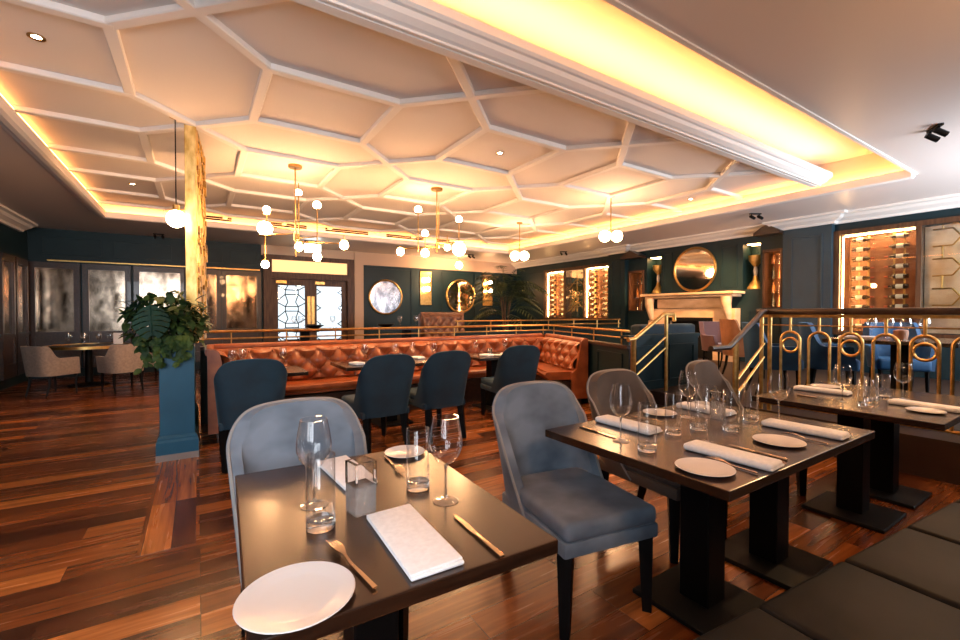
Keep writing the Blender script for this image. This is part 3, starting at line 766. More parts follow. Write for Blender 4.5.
# ------------------------------------------------------------------ chairs
def shell(mb, hw, zt, z0, D0, D1, th=.05, yb=.24, rec=.07, exp=.55, droop=.05, ns=36, nt=14):
    """wrap-around back: outer + inner skin + rim.  x across, +y is the back, faces -y"""
    def pos(s, t, off):
        th_ = s * PI / 2
        sx = math.copysign(abs(math.sin(th_))**exp, s) if s else 0
        cy = max(0, math.cos(th_))**exp
        Dd = D0 + (D1 - D0) * t**.8
        W = hw * (1 - .10*(1-t)) - off
        ax = abs(sx); top = zt - .035*ax**2 - .10*ax**7 - .05*(1-cy)**2
        x = W*sx; y = (yb + rec*t) - (Dd)*(1-cy) - off*cy
        return Vector((x, y, z0 + (top - z0)*t))
    bm = mb.bm
    O = [[bm.verts.new(pos(-1 + 2*i/ns, j/nt, 0)) for j in range(nt+1)] for i in range(ns+1)]
    I = [[bm.verts.new(pos(-1 + 2*i/ns, j/nt, th)) for j in range(nt+1)] for i in range(ns+1)]
    # puffed rim
    for i in range(ns):
        for j in range(nt):
            bm.faces.new((O[i][j], O[i+1][j], O[i+1][j+1], O[i][j+1])); bm.faces.new((I[i][j], I[i][j+1], I[i+1][j+1], I[i+1][j]))
        bm.faces.new((O[i][nt], O[i+1][nt], I[i+1][nt], I[i][nt])); bm.faces.new((O[i][0], I[i][0], I[i+1][0], O[i+1][0]))
    for i in (0, ns):
        for j in range(nt): bm.faces.new((O[i][j], O[i][j+1], I[i][j+1], I[i][j]))
    rim = [pos(-1, j/nt, th*.15) for j in range(0, nt+1)] + [pos(-1 + 2*i/ns, 1, th*.15) for i in range(1, ns+1)] + [pos(1, j/nt, th*.15) for j in range(nt-1, -1, -1)]
    return rim
def legs(t, hx, fy, by, zt, r0=.026, r1=.015, splay=.03):
    for sx in (-1, 1):
        MB().tube([(sx*(hx), fy, zt), (sx*(hx + .005), fy - .005, 0)], [r0, r1], 4).build('leg', 'leg', t, False)
        MB().tube([(sx*(hx - .02), by, zt), (sx*(hx - .015), by + splay*.6, zt*.5), (sx*(hx - .01), by + splay*2.2, 0)], [r0, r0*.9, r1], 4).build('leg', 'leg', t, False)
def dining_chair(label, mat, loc, rz, group, piping):
    t = thing('dining_chair', label, 'chair', loc, rz, group)
    b = MB(); rim = shell(b, .285, .955, .36, .34, .12, .055, .27, .06)
    bk = b.build('backrest', mat, t, ang=50)
    MB().tube(rim, .007, 6).build('piping', piping, bk)
    MB().box(-.245, .245, -.385, .20, .405, .49, .03, 3).build('seat', mat, t)
    MB().box(-.25, .25, -.38, .21, .345, .41, .012, 2).build('seat_skirt', mat, t)
    legs(t, .215, -.335, .19, .35, .044, .028)
    return t
grp1 = 'grey blue velvet dining chairs at the near tables'
M['pipe_light'] = pbr('light_piping', (.24, .22, .21), .7)
M['pipe_teal'] = pbr('teal_piping', (.02, .07, .10), .6)
c1 = dining_chair('grey blue velvet dining chair behind the nearest table', 'velvet_grey', (.38, 1.81, 0), R(1), grp1, 'pipe_light')
dup(c1, (1.55, 1.62, 0), R(-10), 'grey blue velvet dining chair with its whole seat in view')
c3 = dining_chair('taupe velvet chair tucked behind the four seat table, back beside the stair rail', 'velvet_taupe', (2.40, 1.74, 0), R(-3), 'taupe velvet dining chairs', 'pipe_light')
dup(c3, (3.50, 1.74, 0), R(4), 'taupe velvet chair at the far corner, behind the clustered glasses')
b1 = dining_chair('teal velvet chair at the booth nearest the blue planter', 'velvet_teal', (.40, 4.50, 0), R(178), 'teal velvet chairs at the leather booth', 'pipe_teal')
dup(b1, (1.52, 4.26, 0), R(184), 'teal velvet chair at the booth, second from the planter')
dup(b1, (2.20, 4.30, 0), R(181), 'teal velvet chair at the booth, third from the planter')
dup(b1, (3.36, 4.50, 0), R(172), 'teal velvet chair at the booth, nearest the stairs')

def tub_chair(name, label, mat, loc, rz, group, zt=.82, arm=True):
    t = thing(name, label, 'armchair', loc, rz, group)
    b = MB(); hw = .31
    # shell whose rim drops to arm height at the front
    def pos(s, tt, off):
        th_ = s*PI/2; sx = math.copysign(abs(math.sin(th_))**.5, s) if s else 0; cy = max(0, math.cos(th_))**.5
        W = hw*(1 - .14*(1-tt)) - off; a = abs(s); k = max(0, min(1, (a - .45)/.35)); k = k*k*(3-2*k)
        top = zt*(1-k) + .62*k; Dd = .50
        return Vector((W*sx, (.27 + .05*tt) - Dd*(1-cy) - off*cy, .34 + (top-.34)*tt))
    ns, nt = 40, 8; bm = b.bm
    O = [[bm.verts.new(pos(-1+2*i/ns, j/nt, 0)) for j in range(nt+1)] for i in range(ns+1)]
    I = [[bm.verts.new(pos(-1+2*i/ns, j/nt, .06)) for j in range(nt+1)] for i in range(ns+1)]
    for i in range(ns):
        for j in range(nt):
            bm.faces.new((O[i][j], O[i+1][j], O[i+1][j+1], O[i][j+1])); bm.faces.new((I[i][j], I[i][j+1], I[i+1][j+1], I[i+1][j]))
        bm.faces.new((O[i][nt], O[i+1][nt], I[i+1][nt], I[i][nt])); bm.faces.new((O[i][0], I[i][0], I[i+1][0], O[i+1][0]))
    for i in (0, ns):
        for j in range(nt): bm.faces.new((O[i][j], O[i][j+1], I[i][j+1], I[i][j]))
    b.build('backrest', mat, t, ang=50)
    MB().box(-.24, .24, -.26, .20, .33, .47, .035, 3).build('seat', mat, t)
    legs(t, .21, -.2, .17, .34, .024, .014)
    return t
ta = tub_chair('tub_armchair', 'cream tub armchair left of the round table', 'cream_fabric', (-2.02, 9.85, 0), R(138), 'cream tub armchairs at the round table')
dup(ta, (-1.10, 9.72, 0), R(208), 'cream tub armchair right of the round table, partly behind leaves')
dup(ta, (-.62, 10.55, 0), R(245), 'cream tub armchair mostly hidden by the potted plant')
tub_chair('tub_armchair', 'tan leather tub armchair in front of the fireplace', 'tan_leather', (7.38, 3.62, PF), R(50), 'armchairs by the fireplace', .92)
tub_chair('tub_armchair', 'mauve tub armchair beside the fireplace opening', 'mauve', (7.95, 4.30, PF), R(-20), 'armchairs by the fireplace', .86)
bl1 = tub_chair('tub_armchair', 'bright blue velvet armchair behind the first balusters', 'velvet_blue', (6.05, 2.62, PF), R(40), 'blue velvet armchairs behind the balustrade', .90)
dup(bl1, (6.62, 2.22, PF), R(25), 'bright blue velvet armchair behind the third baluster')
dup(bl1, (7.25, 1.75, PF), R(-60), 'bright blue velvet armchair under the near wine cabinet')
dup(bl1, (5.75, .62, PF), R(160), 'bright blue velvet armchair at the right edge behind the balustrade')

# ------------------------------------------------------------------ tables
def table(label, x0, x1, y0, y1, legkind, z0=0., h=.75, group=None, mat='table', rz=0.):
    cx, cy = (x0+x1)/2, (y0+y1)/2; a, b = (x1-x0)/2, (y1-y0)/2
    t = thing('dining_table', label, 'table', (cx, cy, z0), rz, group)
    MB().box(-a, a, -b, b, h - .038, h, .004, 2).build('tabletop', mat, t, False)
    cols = [(0, 0)] if legkind == 'pedestal' else legkind
    for px, py in cols:
        MB().box(px - .20, px + .20, py - .20, py + .20, h - .055, h - .0385, .003, 1).build('mounting_plate', 'black', t, False)
        MB().box(px - .07, px + .07, py - .07, py + .07, .026, h - .056, .004, 1).build('column', 'leg', t, False)
        MB().box(px - .22, px + .22, py - .22, py + .22, 0, .025, .005, 1).build('base', 'black', t, False)
    return t
table('dark wooden table in the foreground with folded napkin and plate', .09, .82, .87, 1.83, 'pedestal', group='near dining tables', rz=R(-2.5))
table('dark wooden four seat table in the middle, set with a cluster of glasses', 1.50, 2.89, .775, 1.71, [(-.225, -.10), (.42, -.10)], group='near dining tables')
table('dark wooden table at the right beside the brass balustrade', 3.38, 4.62, .62, 1.60, [(-.28, 0), (.33, 0)], group='near dining tables')
gb = 'tables at the leather booth'
table('small dark booth table nearest the blue planter', .20, .95, 4.72, 5.34, 'pedestal', group=gb)
table('dark booth table between the middle teal chairs', 1.36, 2.62, 4.80, 5.50, 'pedestal', group=gb)
table('small dark booth table at the stair end', 3.12, 4.00, 4.85, 5.52, 'pedestal', group=gb)
table('dark table with glassware behind the balustrade, on the raised floor', 5.6, 6.7, .95, 1.95, 'pedestal', PF, .75)
rt = thing('round_table', 'round dark table with brass rim at the left back corner', 'table', (-1.72, 10.85, 0))
MB().cyl((0, 0), .60, .71, .745, 48).build('tabletop', 'wood_dark', rt)
MB().lathe([(.595, .705), (.62, .705), (.62, .755), (.595, .755), (.595, .705)], n=48).build('brass_rim', 'brass', rt)
MB().lathe([(0, 0), (.30, 0), (.30, .02), (.06, .06), (.05, .70), (0, .70)], n=24).build('pedestal', 'leg', rt)

# ------------------------------------------------------------------ tableware
def plate(loc, r, label, grp='white side plates'):
    o = MB().lathe([(0, 0), (r*.6, 0), (r*.66, .003), (r*.98, .010), (r, .0118), (r*.985, .0135), (r*.70, .0075), (r*.62, .0055), (0, .005)], n=48).build('side_plate', 'porcelain', None, loc=loc)
    return tag(o, label, 'plate', grp)
def fork(loc, rz, label, L=.20):
    mb = MB(); mt = Matrix.Translation(loc) @ Matrix.Rotation(rz, 4, 'Z')
    t = thing('fork', label, 'fork', loc, rz, 'champagne gold forks')
    def zc(u): return .003 + .012*math.sin(max(0, u)*PI)**2*(.6)
    h = MB()
    def strip(u0, u1, w0, w1, n=8, xo=0.):
        vs = []
        for i in range(n+1):
            u = u0 + (u1-u0)*i/n; w = w0 + (w1-w0)*i/n; y = -L/2 + L*u; z = .004 + .010*max(0, math.sin((u-.5)*2*PI*.9))*(1 if u > .5 else 0)
            vs.append([h.bm.verts.new((xo + s*w, y, z + dz)) for s, dz in ((-1, 0), (1, 0), (1, .0035), (-1, .0035))])
        for A, B in zip(vs[:-1], vs[1:]):
            for k in range(4): h.bm.faces.new((A[k], A[(k+1) % 4], B[(k+1) % 4], B[k]))
        h.bm.faces.new(vs[0]); h.bm.faces.new(vs[-1][::-1])
    strip(0, .30, .0055, .0045); strip(.30, .62, .0045, .0030); strip(.62, .74, .003, .012, 6); strip(.74, .80, .012, .0125, 3)
    h.build('handle', 'steel', t, True)
    h = MB()
    for k in range(4): strip(.795, 1.0, .0019, .0012, 6, -.0102 + .0068*k)
    h.build('tines', 'steel', t, True)
    return t
def knife(loc, rz, label, L=.24):
    t = thing('knife', label, 'knife', loc, rz, 'champagne gold table knives')
    MB().box(-.0065, .0065, -L/2, -.0, .0, .009, .003, 2).build('handle', 'steel', t)
    bl = MB(); prof = [(-.0055, 0.), (.0055, 0.), (.009, .02), (.0095, L*.36), (.006, L*.45), (.0, L*.5), (-.005, L*.44), (-.0065, .03)]
    bl.prism(prof, .003, .0055); bl.build('blade', 'steel', t, False)
    return t
def napkin(loc, rz, a, b, label, grp='folded white linen napkins', roll=False):
    t = MB(); random.seed(hash(label) % 1000 if False else len(label))
    nlay = 3
    hgt = .030 if roll else .016
    def layer(z0, z1, sa, sb, ox, oy, bev):
        t.box(ox - sa, ox + sa, oy - sb, oy + sb, z0, z1, bev, 3)
    if roll:
        layer(0, hgt, a, b, 0, 0, .0125); layer(.004, .014, a*1.03, b*.99, a*.05, -.004, .0045)
    else:
        layer(0, .010, a, b, 0, 0, .0045); layer(.0085, .016, a*.985, b*.98, -.001, .002, .0035)
    o = t.build('folded_napkin', 'linen', None, True, loc)
    o.rotation_euler = (0, 0, rz)
    for v in o.data.vertices:
        v.co.z += .002*math.sin(v.co.x*70 + v.co.y*21)*(v.co.z/hgt); v.co.x += .003*math.sin(v.co.y*18)
    return tag(o, label, 'napkin', grp)
def wine_glass(loc, label, H=.265, rb=.051, grp='stemmed wine glasses on the near tables'):
    t = thing('wine_glass', label, 'glass', loc, 0, grp)
    z0 = H*.43
    outer = [(0, z0), (.010, z0+.002), (.030, z0+.014), (.044, z0+.034), (rb, z0+.060), (rb*1.0, z0+.08), (rb*.91, z0+.115), (rb*.76, H)]
    inner = [(outer[-1][0]-.0012, H), (outer[-1][0]-.0012, H-.003)]
    MB().lathe(outer + inner, n=40).build('bowl', 'glass', t)
    MB().lathe([(.0045, .006), (.004, .03), (.0038, z0*.8), (.006, z0-.001), (0, z0-.0005)], n=14).build('stem', 'crystal', t)
    MB().lathe([(0, 0), (.040, 0), (.0405, .002), (.02, .0045), (.006, .008), (0, .008)], n=36).build('foot', 'glass', t)
    return t
def tumbler(loc, label, H=.205, r=.039, grp='tall straight water glasses on the near tables'):
    t = thing('water_glass', label, 'glass', loc, 0, grp)
    MB().lathe([(r, .0245), (r, H-.001), (r-.0008, H), (r-.002, H-.001), (r-.002, H-.004)], n=44).build('wall', 'glass', t)
    MB().lathe([(0, 0), (r-.002, 0), (r, .003), (r, .024), (r-.003, .026), (r*.6, .023), (0, .020)], n=44).build('base', 'crystal', t)
    return t
def candle_holder(loc, rz, label):
    t = thing('candle_holder', label, 'candle holder', loc, rz, 'square cut glass candle holders')
    a, H, z1 = .034, .155, .086
    MB().box(-a, a, -a, a, 0, z1, .004, 2).build('crackled_block', 'ice', t, False)
    m = MB(); bm = m.bm
    def ring(h, z): return [bm.verts.new((x*h, y*h, z)) for x, y in ((-1, -1), (1, -1), (1, 1), (-1, 1))]
    rs = [ring(a, z1 + .0005), ring(a, H - .001), ring(a - .001, H), ring(a - .009, H), ring(a - .010, z1 + .004)]
    for A, B in zip(rs[:-1], rs[1:]):
        for k in range(4): bm.faces.new((A[k], A[(k+1) % 4], B[(k+1) % 4], B[k]))
    m.build('glass_walls', 'crystal', t, False)
    return t
TZ = .7505
# foreground table
plate((.170, .972, TZ), .118, 'large white plate at the left corner of the foreground table')
fork((.30, 1.035, TZ), R(8), 'gold fork beside the large white plate, foreground table', .25)
napkin((.468, 1.065, TZ), R(-2), .068, .175, 'flat folded napkin in the middle of the foreground table')
knife((.625, .99, TZ), R(183 - 180 - 5), 'gold knife right of the folded napkin, foreground table', .26)
wine_glass((.30, 1.42, TZ), 'wine glass behind a water glass, left on the foreground table', .27, .053)
tumbler((.285, 1.265, TZ), 'water glass standing before the left wine glass, foreground table')
candle_holder((.41, 1.30, TZ), R(10), 'square cut glass candle holder on the foreground table')
tumbler((.63, 1.37, TZ), 'water glass beside the right wine glass, foreground table')
wine_glass((.66, 1.225, TZ), 'wine glass at the right side of the foreground table', .27, .053)
plate((.735, 1.73, TZ), .085, 'small white plate at the far edge of the foreground table')
fork((.64, 1.62, TZ), R(176), 'gold fork pointing at the viewer beside the far plate', .22)
napkin((.46, 1.64, TZ), R(4), .06, .16, 'folded napkin at the far side, behind the candle holder')
# middle table
plate((1.625, .935, TZ), .105, 'white plate at the near left corner of the middle table')
napkin((1.845, .955, TZ), R(3), .055, .175, 'rolled napkin right of the near left plate, middle table', roll=True)
knife((2.01, .93, TZ), R(-2), 'gold knife between the near napkin and second plate, middle table')
fork((1.745, .90, TZ), R(-2), 'gold fork partly under the near left plate, middle table', .2)
plate((2.25, .945, TZ), .105, 'white plate at the near right of the middle table')
napkin((2.57, .97, TZ), R(2), .055, .175, 'rolled napkin at the right end of the middle table', roll=True)
fork((2.41, .90, TZ), R(-4), 'gold fork beside the rightmost napkin, middle table', .2)
wine_glass((1.66, 1.36, TZ), 'wine glass at the left end of the middle table')
tumbler((1.645, 1.205, TZ), 'water glass beside the left wine glass, middle table')
tumbler((1.985, 1.305, TZ), 'second water glass from the left on the middle table')
wine_glass((1.97, 1.125, TZ), 'nearest wine glass in the cluster, middle table')
tumbler((2.17, 1.285, TZ), 'short water glass behind the clustered wine glass, middle table', .17)
tumbler((2.285, 1.18, TZ), 'water glass right of the cluster, middle table')
wine_glass((2.36, 1.46, TZ), 'far wine glass behind the cluster, middle table')
candle_holder((2.49, 1.36, TZ), R(15), 'square cut glass candle holder on the middle table')
tumbler((2.60, 1.235, TZ), 'water glass farthest right on the middle table')
wine_glass((2.70, 1.135, TZ), 'wine glass at the right end of the middle table')
napkin((1.89, 1.51, TZ), R(2), .055, .17, 'rolled napkin at the far left of the middle table', roll=True)
knife((1.68, 1.52, TZ), R(180), 'gold knife left of the far napkin, middle table')
fork((2.10, 1.55, TZ), R(180), 'gold fork right of the far left napkin, middle table', .2)
plate((2.30, 1.60, TZ), .095, 'white plate at the far side, behind the second water glass')
napkin((2.60, 1.50, TZ), R(2), .055, .16, 'rolled napkin at the far right of the middle table', roll=True)
plate((2.76, 1.60, TZ), .07, 'white plate at the far right corner, middle table')
# right table
napkin((3.97, 1.38, TZ), R(2), .055, .17, 'rolled napkin at the far left of the right table', roll=True)
plate((4.25, 1.45, TZ), .10, 'white plate at the far side of the right table')
knife((3.66, 1.30, TZ), R(180), 'gold knife at the left edge of the right table')
wine_glass((3.66, 1.155, TZ), 'left wine glass on the right table', .25)
tumbler((3.61, 1.02, TZ), 'front water glass on the right table', .17)
tumbler((3.82, 1.05, TZ), 'middle water glass on the right table', .165)
tumbler((4.02, 1.04, TZ), 'back water glass on the right table', .17)
wine_glass((4.14, .965, TZ), 'right wine glass on the right table', .25)
napkin((3.86, .80, TZ), R(-4), .055, .165, 'rolled napkin at the near right of the right table', roll=True)
plate((3.70, .76, TZ), .09, 'white plate under the edge napkin, right table')

# small far glasses: simple one-mesh copies
def far_glass_mesh(): 
    return MB().lathe([(0, 0), (.035, 0), (.008, .008), (.005, .09), (.02, .105), (.042, .14), (.046, .165), (.036, .22), (.034, .22), (.043, .165), (.038, .14), (0, .108)], n=16)
fg = far_glass_mesh().build('wine_glass', 'glass', None, loc=(.30, 5.18, TZ))
tag(fg, 'wine glass at the left end of the booth table by the planter', 'glass', 'wine glasses on the booth tables')
def fgl(x, y, z, label, group='wine glasses on the booth tables'):
    o = fg.copy(); COL.objects.link(o); o.location = (x, y, z); o['label'] = label; o['group'] = group; return o
fgl(.40, 5.28, TZ, 'second wine glass on the booth table by the planter'); fgl(.78, 5.18, TZ, 'wine glass at the right of the booth table by the planter')
fgl(1.70, 5.22, TZ, 'leftmost wine glass on the middle booth table'); fgl(2.10, 5.24, TZ, 'central wine glass on the middle booth table'); fgl(2.32, 5.2, TZ, 'wine glass right of the votive, middle booth table')
fgl(2.52, 5.0, TZ, 'wine glass at the right end of the middle booth table'); fgl(3.30, 5.24, TZ, 'left wine glass on the stair end booth table'); fgl(3.80, 5.22, TZ, 'right wine glass on the stair end booth table')
def votive(x, y, z, label):
    t = thing('votive', label, 'candle holder', (x, y, z), 0, 'small frosted votives')
    MB().lathe([(0, 0), (.035, 0), (.038, .085), (.034, .085), (.031, .006), (0, .006)], n=16).build('cup', 'frosted', t)
    MB().cyl((0, 0), .026, .007, .05, 12).build('candle', 'linen', t)
votive(.58, 5.2, TZ, 'small votive on the booth table by the planter'); votive(2.20, 5.3, TZ, 'small votive on the middle booth table'); votive(3.55, 5.25, TZ, 'small votive on the stair end booth table')
for x, y, lb in ((1.55, 5.05, 'left napkin on the middle booth table'), (2.05, 5.0, 'napkin in the centre of the middle booth table'), (2.42, 5.28, 'right napkin on the middle booth table'), (3.38, 5.08, 'left napkin on the stair end booth table'), (3.72, 5.05, 'right napkin on the stair end booth table'), (.62, 5.0, 'napkin on the booth table by the planter')):
    napkin((x, y, TZ), R(15), .06, .09, lb, 'napkins on the booth tables', roll=True)
for x, y, lb in ((1.80, 5.05, 'side plate on the middle booth table'), (3.55, 5.02, 'side plate on the stair end booth table'), (.35, 4.98, 'side plate on the booth table by the planter')): plate((x, y, TZ), .085, lb, 'side plates on the booth tables')
for k, (x, y) in enumerate(((-1.95, 10.1), (-1.72, 10.05), (-1.55, 10.2), (-1.38, 10.12), (-1.6, 10.5), (-1.8, 10.45))):
    fgl(x, y + .5, .7555, ['leftmost wine glass on the round corner table', 'second wine glass from the left, front of the round table', 'third wine glass along the front of the round table', 'rightmost wine glass on the round corner table', 'back right wine glass on the round table', 'back left wine glass on the round table'][k], 'wine glasses on the round table')
tag(MB().box(-1.36, -1.22, 10.82, 10.86, .7555, .97, .004, 1).build('menu_card', 'linen', None, False), 'upright cream menu card on the round table', 'menu')
for k, (x, y) in enumerate(((5.85, 1.35), (6.0, 1.65), (6.25, 1.3), (6.35, 1.6))):
    fgl(x, y, PF + TZ, ['left wine glass on the table behind the balustrade', 'back left wine glass on the table behind the balustrade', 'front right wine glass on the table behind the balustrade', 'back right wine glass on the table behind the balustrade'][k], 'wine glasses behind the balustrade')
napkin((5.82, 1.72, PF + TZ), R(10), .06, .15, 'napkin on the table behind the balustrade', 'napkins behind the balustrade', roll=True)
tag(MB().lathe([(0, 0), (.05, 0), (.06, .05), (.058, .09), (.02, .10), (0, .10)], n=20).build('table_lamp', 'tan_leather', None, loc=(6.12, 1.45, PF + TZ)), 'small amber candle lamp on the table behind the balustrade', 'lamp')

# ------------------------------------------------------------------ bench (front right)
be = thing('bench_seat', 'long dark leather bench with stitched seams in the near right corner', 'bench', (-.04, .235, 0), R(-5))
x = .90; k = 0
while x < 4.9:
    w = min(.525, 4.95 - x)
    MB().box(x + .004, x + w - .004, -.10, .55, .36, .465, .022, 3).build('seat_cushion', 'bench_leather', be); x += .525
MB().box(.90, 4.95, -.10, .535, .0, .355, .006, 1).build('base', 'black', be, False)
x = .90
while x < 4.9:
    w = min(.525, 4.95 - x); MB().box(x + .004, x + w - .004, -.24, -.105, .36, 1.0, .03, 3).build('back_cushion', 'bench_leather', be); x += .525

# ------------------------------------------------------------------ balustrade along the raised floor
BX = 5.06
ba = thing('balustrade', 'brass balustrade of arches and rings under a dark wood handrail', 'railing', (BX, 0, PF))
MB().box(-.05, .05, -.5, 2.34, 1.005, 1.065, .01, 2).build('handrail', 'wood_dark', ba)
MB().box(-.03, .03, -.5, 2.30, .975, 1.004).build('sub_rail', 'brass', ba, False)
MB().tube([(0, -.5, .895), (0, 2.30, .895)], .008, 6).build('sub_rail', 'brass', ba)
MB().tube([(0, -.5, .07), (0, 2.30, .07)], .014, 6).build('bottom_rail', 'brass', ba)
for y in (2.30, 2.22): MB().tube([(0, y, 0), (0, y, .975)], .020, 10).build('newel_post', 'brass', ba)
y = 2.03; k = 0
while y > -.4:
    hw = .085; top = .83
    pts = [(0, y - hw, .07), (0, y - hw, top - hw)] + [(0, y - hw*math.cos(PI*i/12), top - hw + hw*math.sin(PI*i/12)) for i in range(1, 12)] + [(0, y + hw, top - hw), (0, y + hw, .07)]
    o = MB().tube(pts, .013, 8).build('baluster', 'brass', ba)
    MB().tube([(0, y, top), (0, y, .975)], .013, 8).build('stem', 'brass', o)
    if k % 2 == 0:
        rr = .070; zc = top - .135
        rg = [(0, y + rr*math.cos(2*PI*i/24), zc + rr*math.sin(2*PI*i/24)) for i in range(25)]; rg[-1] = rg[0]
        MB().tube(rg, .012, 8).build('ring', 'brass', o)
    y -= .245; k += 1

# stair handrails
def stair_rail(y, name, label, wood):
    t = thing(name, label, 'railing', (0, y, 0), 0, 'stair handrails')
    m = 'wood_dark' if wood else 'brass'
    pts = [(3.98, 0, 1.02), (4.30, 0, 1.02), (4.95, 0, 1.365)] + ([(5.0, 0, 1.365)] if wood else [(5.28, 0, 1.335), (5.30, 0, 1.22)])
    if not wood: pts = [(4.40, 0, 1.02), (4.52, 0, 1.03), (5.10, 0, 1.335), (5.32, 0, 1.335), (5.33, 0, 1.24)]
    MB().tube(pts, .026, 10).build('handrail', m, t)
    MB().tube([(4.50 if not wood else 4.42, 0, 0), (4.50 if not wood else 4.42, 0, 1.03 if not wood else 1.06)], .028 if wood else .033, 8).build('newel_post', 'brass', t)
    if not wood: MB().tube([(5.16, 0, PF), (5.16, 0, 1.33)], .024, 8).build('post', 'brass', t)
    xa, xb = (4.52, 5.14) if not wood else (4.46, 4.98)
    for dz in (.30, .44): MB().tube([(xa, 0, 1.02 - dz - .02), (xb, 0, 1.33 - dz)], .012, 8).build('sloping_bar', 'brass', t)
stair_rail(3.50, 'stair_rail', 'brass stair handrail with two sloping bars beside the teal panels', False)
stair_rail(2.24, 'stair_rail', 'dark wood stair handrail joining the arched balustrade', True)

# teal panelled partition at the head of the stairs, with blue sofa behind
tp = thing('panelled_partition', 'teal panelled low partition behind the brass stair rail', 'partition', (0, 3.66, 0))
MB().box(4.62, 6.16, 0, .10, .0, 1.02).build('wall_panel', 'teal', tp, False)
f = MB(); frame_on(f, 'x', 0, -1, 4.75, 5.35, .42, .92); frame_on(f, 'x', 0, -1, 5.45, 6.05, .42, .92); f.build('panel_moulding', 'teal', tp, False)
MB().box(4.60, 6.18, -.02, .12, 1.02, 1.06).build('cap', 'teal', tp, False)
so = thing('blue_sofa', 'dark blue velvet sofa back showing above the teal partition', 'sofa', (5.6, 4.0, PF))
MB().box(-.55, .75, -.2, .0, .25, .86, .05, 3).build('backrest', 'velvet_teal', so)
MB().box(-.55, .75, .005, .55, .22, .44, .05, 3).build('seat', 'velvet_teal', so)
for sx in (-.48, .68):
    for yy in (-.1, .48): MB().cyl((sx, yy), .025, 0, .22, 10).build('leg', 'leg', so)
lt = thing('side_table', 'small dark side table between the sofa and the armchairs', 'table', (6.75, 4.35, PF))
MB().cyl((0, 0), .30, .62, .66, 28).build('tabletop', 'wood_dark', lt); MB().cyl((0, 0), .03, .02, .619, 12).build('column', 'leg', lt); MB().cyl((0, 0), .2, 0, .02, 24).build('base', 'leg', lt)
# second brass rail further back
r2 = thing('back_rail', 'far brass double rail on the raised floor before the wine cabinet', 'railing', (0, 7.4, PF))
for z in (.86, .76): MB().tube([(4.2, 0, z), (9.0, 0, z)], .014, 8).build('rail', 'brass', r2)
for k in range(7): MB().tube([(4.25 + .78*k, 0, 0), (4.25 + .78*k, 0, .86)], .012, 6).build('post', 'brass', r2)
MB().box(4.2, 9.0, -.03, .03, .0, .66).build('low_wall', 'dark_green', r2, False)
# dark tufted sofa at the back
ts = thing('tufted_sofa', 'dark brown tufted leather sofa back below the round mirrors', 'sofa', (4.72, 9.0, PF))
tb = MB(); tuft(tb, (-.52, -.12), (.52, -.12), .25, 1.0, (0, -1), .2, .22, .04); tb.box(-.55, .55, -.13, .06, .15, 1.0, .03, 2); tb.build('tufted_back', 'brown_leather', ts)
MB().tube([(-.55, -.08, 1.0), (.55, -.08, 1.0)], .04, 8).build('top_roll', 'brown_leather', ts)
MB().box(-.5, .5, .065, .6, .15, .45, .04, 2).build('seat', 'brown_leather', ts)
for sx in (-.5, .5):
    for yy in (0, .5): MB().cyl((sx*.9, yy), .03, 0, .15, 10).build('leg', 'leg', ts)
# table behind the booth with glasses (only tops are seen)
table('dark table on the raised floor behind the left end of the booth', .9, 2.2, 7.6, 8.4, 'pedestal', PF, .75)
table('dark table on the raised floor behind the middle of the booth', 2.8, 4.0, 7.5, 8.3, 'pedestal', PF, .75)
for k, (x, y, lb) in enumerate(((1.35, 7.8, 'left pair outer glass behind the booth rail'), (1.46, 7.85, 'left pair inner glass behind the booth rail'), (2.0, 7.9, 'single glass behind the booth rail before the doors'), (3.2, 7.75, 'glass behind the booth rail under the mottled mirror'), (3.55, 7.8, 'glass behind the booth rail left of the tufted sofa'))):
    fgl(x, y, PF + TZ, lb, 'wine glasses behind the booth rail')
for x, lb in ((1.7, 'left dark bowl behind the booth rail'), (3.0, 'right dark bowl behind the booth rail')):
    tag(MB().lathe([(0, 0), (.07, 0), (.17, .06), (.16, .06), (.065, .01), (0, .01)], n=24).build('bowl', 'black', None, loc=(x, 7.95, PF + TZ)), lb, 'bowl')

# ------------------------------------------------------------------ fireplace
fp = thing('fireplace', 'carved pale stone fireplace mantel under the round mirror', 'fireplace', (XR - .002, 5.80, PF))
fb = MB(); D = -.22
fb.box(D, 0, -1.02, -.52, 0, 1.12); fb.box(D, 0, .52, 1.02, 0, 1.12); fb.box(D, 0, -.52, .52, .88, 1.12)
fb.build('surround', 'marble', fp, False)
fz = MB(); fz.box(D - .03, -.001, -.80, .80, 1.125, 1.36, .03, 3); fz.build('frieze', 'marble', fp)
for s in (-1, 1):
    MB().tube([(D - .05, s*.92, .86), (D - .10, s*.92, 1.02), (D - .16, s*.92, 1.22), (D - .15, s*.92, 1.36)], [.05, .075, .10, .11], 12).build('corbel', 'marble', fp)
    MB().box(D - .06, D - .001, s*.92 - .10, s*.92 + .10, 0, .84, .01, 2).build('pilaster', 'marble', fp, False)
MB().box(D - .26, 0, -1.12, 1.12, 1.42, 1.475, .012, 2).build('mantel_shelf', 'marble', fp, False)
MB().box(D - .16, 0, -1.05, 1.05, 1.362, 1.418, .02, 2).build('bed_moulding', 'marble', fp)
MB().box(-.06, -.002, -.519, .519, 0, .879).build('firebox', 'black', fp, False)
ff = MB(); ff.box(D - .012, D - .001, -.56, -.46, 0, .92).box(D - .012, D - .001, .46, .56, 0, .92).box(D - .012, D - .001, -.46, .46, .84, .92); ff.build('fire_surround', 'black', fp, False)

